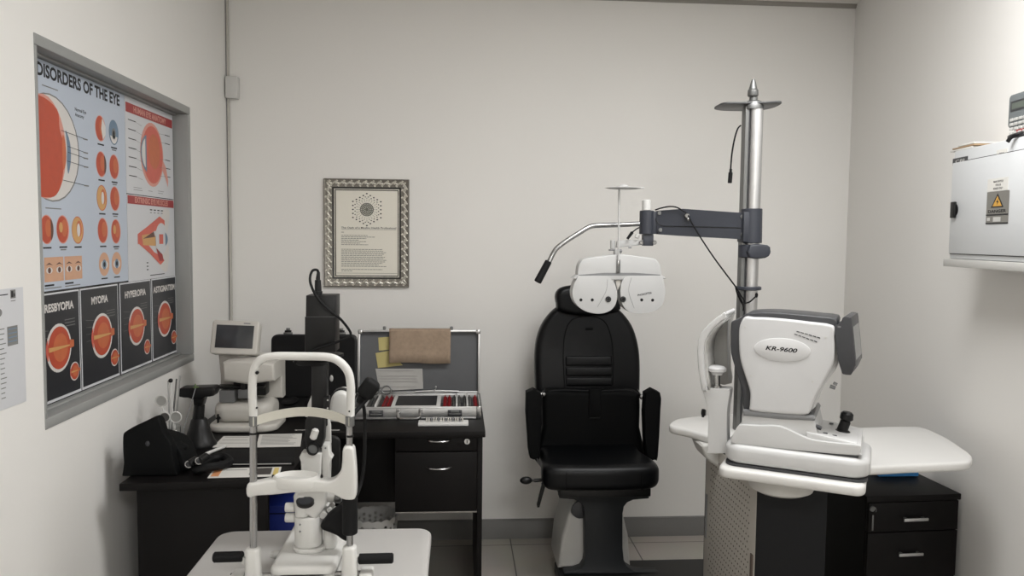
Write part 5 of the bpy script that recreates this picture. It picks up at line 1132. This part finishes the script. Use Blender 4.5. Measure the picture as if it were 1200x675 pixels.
# mounting bracket to the arm
b = MB(); b.box((at(*fz_(372, 372), YP_).x, YP_-0.018, at(*fz_(372, 372), YP_).z), (at(*fz_(402, 345), YP_).x, YP_+0.012, at(*fz_(402, 345), YP_).z), 0.003).cyl(at(*fz_(367, 345), YP_), at(*fz_(367, 305), YP_), 0.009, n=16, bev=0.002).box((at(*fz_(352, 352), YP_).x, YP_-0.012, at(*fz_(352, 352), YP_).z), (at(*fz_(382, 346), YP_).x, YP_+0.012, at(*fz_(382, 346), YP_).z), 0.001, mi=1)
b.cyl(at(*fz_(397, 352), YP_-0.02), at(*fz_(408, 352), YP_-0.02), 0.006, n=12, mi=1)
b.build('hanger', [M_phor, M_mgrey], ph_)
b = MB(); b.prism([f2(*fz_(*p)) for p in ((382, 338), (440, 332), (498, 326), (498, 306), (440, 304), (384, 310))], YP_-0.012, YP_+0.012, 'y', 0.003); b.cyl(at(*fz_(436, 338), YP_-0.012), at(*fz_(450, 337), YP_-0.012), 0.003, n=8, mi=1); b.build('hanger_bar', [M_phor, M_mgrey], ph_)
b = MB()
for (x, y) in ((492, 316), (550, 316)): p = at(*fz_(x, y), YP_-0.0165); b.cyl(p+Vector((0, 0.004, 0)), p+Vector((0, -0.008, 0)), 0.0078, n=16, bev=0.002)
b.build('pinch_screw', M_chrome, ph_)
# chrome handle with black grip
b = MB(); hp = [(484, 234), (400, 238), (320, 240), (280, 243), (255, 252), (228, 269), (170, 305), (125, 338), (107, 362), (88, 400)]
b.tube([at(*fz_(*p), YP_-0.005-0.05*(i/9)) for i, p in enumerate(hp)], 0.0088, 14, smooth=5); hd = b.build('handle_bar', M_chrome, ph_)
b = MB(); p = at(*fz_(86, 398), YP_-0.055); q = at(*fz_(37, 490), YP_-0.065); b.cyl(q, p, 0.0135, 0.0125, n=20, bev=0.002); b.build('grip', M_rubber, hd)['label'] = 'black ribbed grip'
b = MB(); b.tube([at(*fz_(484, 250), YP_-0.02), at(*fz_(470, 258), YP_-0.022), at(*fz_(452, 272), YP_-0.024)], 0.0024, 8, smooth=4).cyl(at(*fz_(454, 270), YP_-0.024), at(*fz_(432, 300), YP_-0.026), 0.0062, 0.005, n=12, bev=0.001).cyl(at(*fz_(470, 296), YP_-0.02), at(*fz_(478, 280), YP_-0.02), 0.008, n=12, bev=0.002, mi=1); b.build('loose_plug', [M_rubber, M_lgrey], ph_)

# ------------------------------------------------------------------ examination chair
ch = thing('exam_chair', 'black leather examination chair with folded-up armrests facing the camera', 'chair', (0.59, 3.25, BZ+0.0005))
def k2(px, py, Y): p = at(px, py, Y); return (p.x, p.z)
TB = lambda Y: Matrix.Identity(4)
# seat
sz1, sz0 = 0.592, 0.487
YSF, YSB = 2.955, 3.38
b = MB(); sp = [(0.345, 3.02), (0.375, YSF+0.012), (0.47, YSF), (0.58, YSF-0.004), (0.70, YSF), (0.79, YSF+0.014), (0.823, 3.03), (0.795, 3.20), (0.770, YSB), (0.39, YSB), (0.362, 3.20)]
bm_pts = smooth2(sp, 4)
b.prism(bm_pts, sz0, sz1, 'z', 0.042, 6); st_ = b.build('seat', M_leather, ch, ang=60)
for px in (664, 752):
    b = MB(); b.tube([at(px+1.0*(px > 700), 548, YSF+0.03), at(px, 554, YSF+0.004), at(px, 566, YSF-0.003), at(px, 574, YSF+0.004)], 0.0016, 6, smooth=3); b.build('seam', M_leather2, st_)
# backrest
BT = Matrix.Translation((0, 3.36, 0.56)) @ Matrix.Rotation(R(-7), 4, 'X') @ Matrix.Translation((0, -3.36, -0.56))
def kb(px, py): return k2(px, py, 3.37)
ol = [(632, 545), (630, 500), (629, 455), (628.5, 425), (630, 404), (635, 386), (644, 371), (657, 359), (675, 353), (691, 351), (708, 353), (725, 359), (738, 371), (747, 386), (752, 405), (753.5, 425), (752.5, 455), (750, 500), (748, 545)]
pts = smooth2([kb(*p) for p in ol], 3)
b = MB(); b.prism(pts, 3.36, 3.46, 'y', 0.030, 5, M=BT); bk = b.build('backrest', M_leather, ch, ang=60)
# raised bolster edge and stitched centre panel
inner = [(663, 470), (662, 440), (661.5, 415), (664, 392), (672, 376), (691, 371), (710, 376), (718, 392), (720.5, 415), (720, 440), (719, 470)]
b = MB(); b.tube([BT @ Vector((kb(*p)[0], 3.3585, kb(*p)[1])) for p in inner], 0.0022, 6, smooth=4); b.build('stitched_seam', M_leather2, bk)
for (ya, yb) in ((418, 429.5), (430.5, 441.5), (442.5, 453)):
    b = MB(); x0, z0 = kb(664, yb); x1, z1 = kb(719, ya); b.prism(rrect(x0, z0, x1, z1, 0.008, 3), 3.350, 3.372, 'y', 0.007, 3, M=BT); b.build('ribbed_pad', M_leather, bk)
b = MB(); p = BT @ Vector((kb(693, 386)[0], 3.359, kb(693, 386)[1])); b.box(tuple(p+Vector((-0.016, -0.003, -0.006))), tuple(p+Vector((0.016, 0.002, 0.006))), 0.002); b.build('tag', M_leather2, bk)
# headrest
b = MB(); hh = [(655, 356), (654, 345), (660, 337), (675, 334), (691, 333.5), (708, 334), (724, 338), (731, 346), (731, 356), (727, 366), (690, 371), (659, 366)]
b.prism(smooth2([k2(*p, 3.36) for p in hh], 3), 3.33, 3.42, 'y', 0.028, 5, M=BT); b.build('headrest', M_leather, ch, ang=60)
# lumbar cushion with its flap
lo = [(636, 545), (636, 500), (635.5, 468), (638, 459), (650, 456.5), (690, 457.5), (730, 456.5), (746, 459), (749.5, 468), (749, 500), (747.5, 545)]
b = MB(); b.prism(smooth2([k2(*p, 3.29) for p in lo], 3), 3.27, 3.352, 'y', 0.022, 5); lc_ = b.build('lumbar_cushion', M_leather2, ch, ang=60)
b = MB(); b.tube([at(637, 462, 3.285), at(650, 457.5, 3.283), at(689, 458, 3.28), at(691, 460, 3.28)], 0.0045, 8, smooth=4); b.tube([at(705, 460, 3.28), at(708, 458, 3.28), at(735, 457.5, 3.283), at(748, 463, 3.285)], 0.0045, 8, smooth=4); b.build('piping', M_leather, lc_)
b = MB(); x0, z0 = k2(690, 491, 3.265); x1, z1 = k2(704, 456, 3.265); b.prism(rrect(x0, z0, x1, z1, 0.006, 3), 3.262, 3.2699, 'y', 0.003); b.prism(rrect(x0, z0+0.001, x1, z0+0.008, 0.003, 3), 3.259, 3.2615, 'y', 0.001, mi=1); b.build('strap', [M_leather2, M_leather], lc_)
# armrests, folded upright
for (pts_, bx, by) in (([(616.5, 459), (633.5, 460), (634, 480), (632, 533), (629, 535.5), (620.5, 535), (618, 510)], 637, 462), ([(755, 460), (772, 459), (772.5, 480), (769.5, 533), (766, 537), (757, 536), (754.5, 510)], 751.5, 465)):
    b = MB(); b.prism(smooth2([k2(*p, 3.24) for p in pts_], 2), 3.215, 3.275, 'y', 0.012, 4); ar = b.build('armrest', M_leather2, ch)
    xin = at(632.5 if bx < 700 else 755.5, 462, 3.26).x; xo = at(bx+(4 if bx < 700 else -4), by, 3.37).x
    b = MB(); p = at(bx, by, 3.25); b.cyl((xin, 3.25, p.z), (p.x, 3.25, p.z), 0.0095, n=14, bev=0.002).ball((p.x, 3.245, p.z), 0.0105, 10).cyl((p.x, 3.25, p.z), (xo, 3.40, p.z), 0.008, n=12); b.build('hinge', M_chrome, ar)['label'] = 'chrome armrest hinge'
# recline lever and knob
b = MB(); b.cyl(at(640, 562, 3.1), at(626, 563, 3.1), 0.0075, n=12, bev=0.001).cyl(at(626, 563, 3.1), at(622, 563, 3.1), 0.005, n=12).ball(at(616.5, 563, 3.1), (0.026, 0.014, 0.016), 16); b.build('recline_knob', M_black, ch)
b = MB(); b.prism([k2(*p, 3.1) for p in ((636, 562), (640, 566), (636.5, 578), (632, 594), (629.5, 594.5), (629, 591), (632, 578))], 3.092, 3.104, 'y', 0.003).cyl(at(634.5, 568, 3.1), at(645, 567, 3.1), 0.008, n=10); b.build('lever', M_black, ch)
# under-seat bracket, footrest column with flared foot
b = MB(); b.box((at(656, 575, 3.0).x, 3.0, 0.452), (at(760, 575, 3.0).x+0.010, 3.34, 0.4869), 0.004); b.build('seat_bracket', M_black, ch)
cl = [(655, 582), (659, 582.5), (672, 583.5), (679, 587), (683, 592), (684.5, 600), (685, 650), (684, 658), (680, 664), (672, 667), (661, 667.5), (660, 668.5), (660, 681), (770, 681), (770, 669), (752, 668), (742, 667), (734, 662), (730, 655), (728.5, 640), (728.5, 600), (730, 592), (734, 587), (741, 584), (752, 583), (759, 582.5), (760, 576), (655, 576)]
q = [(at(px, py, 3.19).x, max(at(px, py, 3.19).z, BZ+0.001)) for px, py in cl]
b = MB(); b.prism(q, 3.17, 3.225, 'y', 0.003); b.build('pedestal_front', mat('pedestal_black', rgb(26, 29, 32), 0.5, var=0.04), ch)
b = MB(); b.prism([(0.445, BZ+0.001), (0.765, BZ+0.001), (0.752, 0.20), (0.715, 0.345), (0.69, 0.372), (0.525, 0.372), (0.50, 0.345), (0.458, 0.20)], 3.226, 3.50, 'y', 0.018, 4)
b.build('pedestal_housing', M_lgrey, ch)['label'] = 'pale grey pedestal housing'
b = MB(); b.prism(smooth2([(0.497, 0.31), (0.505, 0.345), (0.53, 0.362), (0.56, 0.362), (0.57, 0.30), (0.53, 0.285)], 3), 3.215, 3.2259, 'y', 0.002); b.box((0.545, 3.26, 0.3721), (0.67, 3.44, 0.4515), 0.01); b.build('lift_joint', M_dgrey, ch)
# ------------------------------------------------------------------ autorefractor on the tray (its own axes: x towards the examiner, y away from the camera)
ar_ = thing('autorefractor', 'white and dark grey desktop eye refractor on the front tray of the unit', 'eye refractor', (TA.x, TA.y, TRZ+0.0005), DA)
Z0 = TRZ+0.0005
def face(px, py, y):
    p0 = TA+DY*y
    s, z = onplane(px, py, (p0.x, p0.y), (DX.x, DX.y)); return (s, z-Z0)
def q3(x, y): return (810+x/4.5, 350+y/4.5)
def q4(x, y): return (810+x/3.291, 470+y/3.293)
M_ref = mat('refractor_white', rgb(192, 192, 192), 0.32, var=0.01)
M_refg = mat('refractor_grey', rgb(188, 188, 187), 0.38, var=0.01)
# lower base
YN, YF_ = 0.022, 0.262
f = lambda x, y: face(*q4(x, y), YN)
xa_ = f(120, 200)[0]; xb_ = f(692, 260)[0]
b = MB(); b.prism(rrect(xa_+0.004, YN+0.006, xb_-0.006, YF_-0.006, 0.03, 6), 0.0005, 0.008, 'z', mi=1)
b.prism(rrect(xa_, YN, xb_, YF_, 0.05, 10), 0.008, 0.0625, 'z', 0.018, 5, mi=0); b.build('base', [M_refg, M_dgrey], ar_, ang=50)
# moving stage with sloped deck
YN2, YF2 = 0.036, 0.248
g = lambda x, y: face(*q4(x, y), YN2)
st = [(154, 158), (162, 128), (176, 102), (196, 92), (260, 95), (330, 96), (370, 108), (420, 132), (470, 150), (560, 162), (645, 170), (654, 182), (650, 200), (636, 210), (400, 190), (200, 168)]
b = MB(); b.prism(smooth2([g(*p) for p in st], 3), YN2, YF2, 'y', 0.014, 4); sg = b.build('stage', M_refg, ar_, ang=50)
s0_ = g(158, 166); s1_ = g(645, 212)
b = MB(); b.prism([(s0_[0], 0.0627), (s1_[0], 0.0627), (s1_[0]+0.001, s1_[1]-0.0005), (s0_[0]-0.001, max(s0_[1]-0.002, 0.0645))], YN2+0.004, YF2-0.004, 'y'); b.build('stage_gap', M_dgrey, ar_)
# deck at the examiner's end
zd = g(560, 150)[1]
b = MB(); xd0, xd1 = g(440, 140)[0], g(650, 165)[0]
b.prism([(xd0, zd-0.022), (xd1-0.002, zd-0.030), (xd1-0.006, zd-0.004), (xd0, zd+0.012)], YN2+0.01, YF2-0.01, 'y', 0.008, 3); b.build('deck', M_refg, ar_)
for i, (x, y) in enumerate(((516, 150), (552, 157), (540, 106), (575, 113))):
    yy = YN2+0.035 if i < 2 else YF2-0.055
    p = face(*q4(x, y), yy); b = MB(); b.box((p[0]-0.006, yy-0.004, zd+(0.004 if i < 2 else 0.006)-0.004*(i % 2)), (p[0]+0.006, yy+0.004, zd+(0.0085 if i < 2 else 0.010)-0.004*(i % 2)), 0.0015); b.build('button', M_dgrey, ar_)
# joystick
yj = 0.145; p = face(*q4(580, 130), yj); t_ = face(*q4(597, 75), yj); e_ = face(*q4(603, 42), yj)
zb_ = zd-0.004
b = MB(); b.lathe([(0.024, 0), (0.020, 0.006), (0.014, 0.009), (0, 0.009)], 20, M=Matrix.Translation((p[0], yj, zb_))).cyl((p[0], yj, zb_+0.004), (t_[0], yj, t_[1]), 0.0145, 0.0135, n=18, bev=0.002).cyl((t_[0], yj, t_[1]), (e_[0], yj, e_[1]), 0.0175, 0.0165, n=20, bev=0.005); b.build('joystick', M_black, ar_)
# neck
n_ = lambda x, y: face(*q4(x, y), 0.05)
nk = [(190, 96), (193, 60), (204, 34), (470, 66), (480, 84), (488, 124), (486, 145), (360, 130), (200, 112)]
b = MB(); b.prism([n_(*p) for p in nk], 0.05, 0.235, 'y', 0.010, 3); b.build('neck', M_refg, ar_)
b = MB(); b.prism([n_(*p) for p in ((200, 34), (472, 56), (480, 68), (476, 76), (340, 70), (202, 56))], 0.046, 0.239, 'y', 0.004, 2); b.build('neck_band', M_mgrey, ar_)
# head: dark core with white side covers
YH0, YH1 = 0.052, 0.205
h_ = lambda x, y: face(*q3(x, y), YH0)
core = [(206, 135), (215, 120), (240, 112), (262, 100), (285, 82), (330, 76), (400, 74), (480, 78), (580, 86), (680, 97), (764, 108), (768, 150), (750, 240), (735, 330), (700, 420), (660, 500), (630, 560), (630, 600), (600, 612), (312, 588), (272, 580), (268, 530), (262, 480), (244, 420), (222, 350), (206, 290), (204, 200)]
b = MB(); b.prism(smooth2([h_(*p) for p in core], 2), YH0+0.010, YH1-0.010, 'y', 0.012, 3); b.build('head_shell', M_dgrey, ar_, ang=50)
def covp(y): 
    hh = lambda x, yy: face(*q3(x, yy), y)
    cv = [(283, 96), (330, 98), (400, 100), (500, 108), (620, 122), (748, 142), (756, 200), (757, 290), (748, 345), (720, 400), (690, 455), (655, 520), (635, 570), (625, 600), (590, 612), (470, 606), (320, 590), (310, 560), (312, 500), (300, 450), (280, 390), (262, 330), (254, 270), (252, 190), (258, 140)]
    return smooth2([hh(*p) for p in cv], 3)
b = MB(); c0 = covp(YH0); b.prism(c0, YH0-0.008, YH0+0.06, 'y', 0.016, 5); cov = b.build('side_cover', M_ref, ar_, ang=60)
b = MB(); b.prism(c0, YH1-0.06, YH1+0.008, 'y', 0.016, 5); b.build('side_cover', M_ref, ar_, ang=60)
# rear housing below the monitor
b = MB(); b.prism(smooth2([h_(*p) for p in ((740, 140), (772, 150), (782, 240), (778, 320), (760, 380), (722, 430), (690, 480), (660, 560), (640, 590), (600, 595), (640, 480), (700, 330))], 2), YH0+0.02, YH1-0.02, 'y', 0.014, 4); b.build('rear_housing', M_refg, ar_)
yc = YH0-0.0085
h8 = lambda x, y: face(*q3(x, y), yc)
# oval badge with lettering
e0 = h8(332, 262); e1 = h8(630, 278); ec = h8(480, 268); et = h8(480, 208); eb_ = h8(480, 332)
b = MB(); rx = (e1[0]-e0[0])/2; rz = (et[1]-eb_[1])/2
cxx, czz = (e0[0]+e1[0])/2, (et[1]+eb_[1])/2
b.prism(ell(cxx, czz, rx, rz, 40), yc-0.0022, yc+0.002, 'y', 0.002, 2); bad = b.build('badge', mat('badge_white', rgb(200, 200, 200), 0.3), cov)
t0 = h8(392, 268); t1 = h8(560, 285); tt = h8(392, 247)
th = tt[1]-t0[1]
b = MB(); ang_ = math.atan2(t1[1]-t0[1], t1[0]-t0[0]); M = Matrix.Translation((t0[0], yc-0.0026, t0[1])) @ Matrix.Rotation(-ang_, 4, 'Y')
b.text('KR-9600', 0, 0, th, 0, w=math.hypot(t1[0]-t0[0], t1[1]-t0[1]), bold=0.03, shear=0.25, M=M); b.build('lettering', M_ink, bad)
# vent slits, two broken slanted rows
for (a_, c_) in (((556, 170), (685, 206)), ((545, 184), (668, 227))):
    b = MB(); A = h8(*a_); C_ = h8(*c_)
    for k in range(6):
        u0, u1 = k/6, (k+0.78)/6
        x0, z0 = A[0]+(C_[0]-A[0])*u0, A[1]+(C_[1]-A[1])*u0; x1, z1 = A[0]+(C_[0]-A[0])*u1, A[1]+(C_[1]-A[1])*u1
        b.prism([(x0, z0), (x1, z1), (x1, z1-0.0022-0.0012*(k > 2)), (x0, z0-0.0022)], yc-0.0006, yc+0.001, 'y')
    b.build('vent', M_dgrey, cov)
for (x, y) in ((283, 150), (315, 407), (640, 437), (708, 205)):
    p = h8(x, y); b = MB(); b.cyl((p[0], yc+0.001, p[1]), (p[0], yc-0.0006, p[1]), 0.0028, n=10); b.build('screw_cap', M_lgrey, cov)
# tilted monitor at the examiner's end
mo = [(758, 150), (766, 138), (790, 128), (800, 100), (818, 94), (840, 100), (848, 120), (868, 330), (866, 352), (848, 392), (838, 400), (802, 396), (794, 380), (776, 320), (766, 240)]
mp0 = h_(766, 150); MM = Matrix.Translation((mp0[0], YH0, 0)) @ Matrix.Rotation(R(-4), 4, 'Z') @ Matrix.Translation((-mp0[0], -YH0, 0))
b = MB(); b.prism(smooth2([h_(*p) for p in mo], 2), YH0-0.006, YH1+0.006, 'y', 0.010, 3, M=MM); mn = b.build('monitor', M_dgrey, ar_, ang=50)
m0 = h_(849, 150); m1 = h_(866, 325)
b = MB(); vs = [(m0[0]+0.001, YH0+0.008, m0[1]), (m0[0]+0.001, YH1-0.008, m0[1]), (m1[0]+0.001, YH1-0.008, m1[1]), (m1[0]+0.001, YH0+0.008, m1[1])]
b.add([(v_[0]-0.004, v_[1], v_[2]) for v_ in vs]+[(v_[0]+0.0005, v_[1], v_[2]) for v_ in vs], [[0, 1, 2, 3], [4, 5, 6, 7], [0, 1, 5, 4], [1, 2, 6, 5], [2, 3, 7, 6], [3, 0, 4, 7]], M=MM); b.build('screen', mat('screen_grey', rgb(96, 98, 98), 0.15), mn)
b = MB(); p = h_(790, 148); b.box((p[0]-0.008, YH0-0.0068, p[1]-0.0025), (p[0]+0.008, YH0-0.0055, p[1]+0.0025), 0.0006); b.build('maker_mark', M_mgrey, mn)
b = MB(); p = face(*q3(740, 462), YH0+0.03); b.cyl((p[0]-0.004, YH0+0.03, p[1]), (p[0]+0.010, YH0+0.03, p[1]-0.004), 0.005, n=10).cyl((p[0]+0.004, YH0+0.03, p[1]+0.010), (p[0]+0.014, YH0+0.03, p[1]+0.006), 0.004, n=10); b.build('side_port', M_mgrey, ar_)
p = face(*q4(485, 96), 0.06); b = MB(); b.cyl((p[0]-0.006, 0.06, p[1]), (p[0]+0.012, 0.06, p[1]-0.006), 0.006, n=12, bev=0.001); b.build('lock_knob', M_dgrey, ar_)
# chin rest column, cup and forehead guard at the patient's end
YR0, YR1 = 0.085, 0.205
r_f = lambda x, y, yy=YR0: face(*q3(x, y), yy)
cl = [(62, 478), (110, 474), (160, 476), (202, 482), (200, 520), (192, 570), (188, 620), (188, 700), (190, 800), (186, 815), (92, 815), (88, 800), (88, 700), (92, 640), (88, 600), (74, 530)]
b = MB(); b.prism(smooth2([(a_, max(c_, 0.0005)) for a_, c_ in [r_f(*p) for p in cl]], 3), YR0, YR0+0.050, 'y', 0.016, 4); b.build('chinrest_column', M_refg, ar_)
gl = [(190, 66), (150, 88), (105, 124), (66, 165), (44, 212), (38, 270), (42, 350), (54, 430), (64, 482), (92, 482), (84, 430), (76, 350), (74, 280), (80, 226), (98, 190), (130, 150), (165, 118), (192, 100)]
for yy in (YR0-0.02, YR1):
    gp = [face(*q3(*p), YR0) for p in gl]
    b = MB(); b.prism(gp, yy, yy+0.012, 'y', 0.004, 3); b.build('guard_upright', M_refg, ar_)
b = MB(); gb = [face(*q3(*p), YR0) for p in [(92, 478), (84, 430), (76, 350), (74, 280), (80, 226), (98, 190), (130, 150), (160, 122)]]
vs = []; fs = []
for (x, z) in gb: vs += [(x+0.002, YR0-0.008, z), (x+0.002, YR1, z)]
for i in range(len(gb)-1): fs.append([2*i, 2*i+1, 2*i+3, 2*i+2])
b.add(vs, fs); o = b.build('guard_panel', M_lgrey, ar_); so = o.modifiers.new('solid', 'SOLIDIFY'); so.thickness = 0.003
b = MB(); b.prism(smooth2([face(*q3(*p), YR0) for p in [(92, 478), (82, 380), (80, 280), (88, 216), (110, 178), (150, 138), (192, 96), (180, 140), (174, 200), (172, 300), (174, 400), (178, 478)]], 2), YR1-0.012, YR1-0.006, 'y', 0.002); b.build('guard_shell', M_lgrey, ar_)
b = MB(); b.tube([(x_, YR1-0.014, z_) for x_, z_ in [face(*q3(*p), YR0) for p in [(164, 470), (160, 380), (157, 260), (158, 170), (164, 120)]]], 0.003, 8, smooth=4); b.build('guard_rib', M_refg, ar_)
b = MB(); p0 = face(*q3(188, 74), YR0); b.cyl((p0[0]-0.004, YR0-0.02, p0[1]-0.004), (p0[0]-0.004, YR1+0.012, p0[1]-0.004), 0.006, n=14, bev=0.002); b.build('forehead_band', M_ref, ar_)
ycup = 0.10
p = face(*q3(136, 402), ycup); q = face(*q3(136, 478), ycup); pt = face(*q3(138, 352), ycup)
b = MB(); b.cyl((q[0], ycup, q[1]-0.004), (p[0], ycup, p[1]+0.004), 0.0095, n=18, mi=0).cyl((q[0], ycup, q[1]), (q[0], ycup, q[1]+0.012), 0.0125, n=18, mi=0); b.build('chin_stem', M_chrome, ar_)
h = pt[1]-p[1]
b = MB(); b.lathe([(0, 0), (0.014, 0), (0.018, h*0.28), (0.026, h*0.42), (0.026, h*0.72), (0.020, h*0.92), (0.012, h*1.0), (0, h*0.98)], 28, M=Matrix.Translation((p[0], ycup, p[1]))); b.build('chin_cup', M_ref, ar_)
p = face(*q3(62, 600), YR0+0.03); b = MB(); b.cyl((p[0]+0.008, YR0+0.03, p[1]), (p[0]-0.004, YR0+0.03, p[1]), 0.010, n=14, bev=0.002).cyl((p[0]+0.002, YR0+0.022, p[1]-0.012), (p[0]+0.002, YR0+0.022, p[1]+0.012), 0.004, n=10); b.build('height_knob', M_black, ar_)

# ------------------------------------------------------------------ drawer cabinet at the right
DC = R(3.0); dc = thing('drawer_cabinet', 'black three-drawer pedestal cabinet beside the right wall', 'drawer cabinet', (1.405, 2.485, 0), DC)
Wd, Dd, Hd = 0.352, 0.325, 0.62
b = MB(); b.box((0, 0, Hd-0.022), (Wd, Dd, Hd), 0.003); b.build('top', M_desk, dc)
b = MB(); b.box((0.008, 0.018, 0.02), (0.024, Dd-0.004, Hd-0.0221)).box((Wd-0.024, 0.018, 0.02), (Wd-0.008, Dd-0.004, Hd-0.0221)).box((0.0241, Dd-0.012, 0.02), (Wd-0.0241, Dd-0.004, Hd-0.0221)).box((0.0241, 0.018, 0.02), (Wd-0.0241, Dd-0.0121, 0.036)).box((0.03, 0.03, 0.0), (Wd-0.03, Dd-0.02, 0.0199)); b.build('carcass', M_desk, dc)
def dcp(px, py):
    d_ = (math.cos(DC), math.sin(DC)); s, z = onplane(px, py, (1.405, 2.485), d_); return s, z
hz = [dcp(1070, 607)[1], dcp(1067, 647.5)[1]]; pitch = hz[0]-hz[1]
zt_ = Hd-0.0235
edges = [zt_, (hz[0]+hz[1])/2+0.012, (hz[0]+hz[1])/2+0.012-pitch*1.35, 0.022]
for k in range(3):
    z1 = edges[k]; z0 = edges[k+1]+0.003; b = MB(); b.box((0.009, 0.0, z0), (Wd-0.009, 0.0175, z1), 0.002); dr = b.build('drawer', M_desk, dc)
    zz = hz[k] if k < 2 else z1-0.10
    xx = dcp(1070 if k == 0 else 1066, 607)[0]
    b = MB(); b.box((xx-0.045, -0.020, zz-0.0055), (xx+0.045, -0.014, zz+0.0055), 0.002).box((xx-0.036, -0.0141, zz-0.004), (xx-0.028, -0.0001, zz+0.004)).box((xx+0.028, -0.0141, zz-0.004), (xx+0.036, -0.0001, zz+0.004)); b.build('handle', M_alu, dr)['label'] = 'brushed metal bar handle'
s, z = dcp(1022, 596)
b = MB(); b.cyl((s, 0, z), (s, -0.004, z), 0.010, n=18, bev=0.001); lk = b.build('lock', M_alud, dc)
b = MB(); b.tube([(s+0.012*math.cos(t), -0.006, z-0.004+0.012*math.sin(t)) for t in [R(-30+25*i) for i in range(9)]], 0.0016, 6).box((s-0.003, -0.008, z-0.075), (s+0.003, -0.006, z-0.020), 0.0008); b.build('key', M_alud, lk)
b = MB(); p = atz(1031, 556, 0.6205); q = atz(1072, 556, 0.6205)
M_bl2 = mat('bright_blue', rgb(84, 168, 245), 0.4)
b.box((p.x-0.02, p.y-0.03, 0.621), (q.x, p.y+0.035, 0.660), 0.003); b.box((p.x, p.y-0.0308, 0.632), (q.x-0.02, p.y-0.0301, 0.655), 0.0003, mi=1)
o = b.build('blue_box', [M_bl2, mat('pale_blue', rgb(70, 150, 214), 0.4)], None, org=((p.x+q.x)/2, p.y, 0.621)); tag(o, 'small bright blue box on top of the black drawer cabinet', 'box')
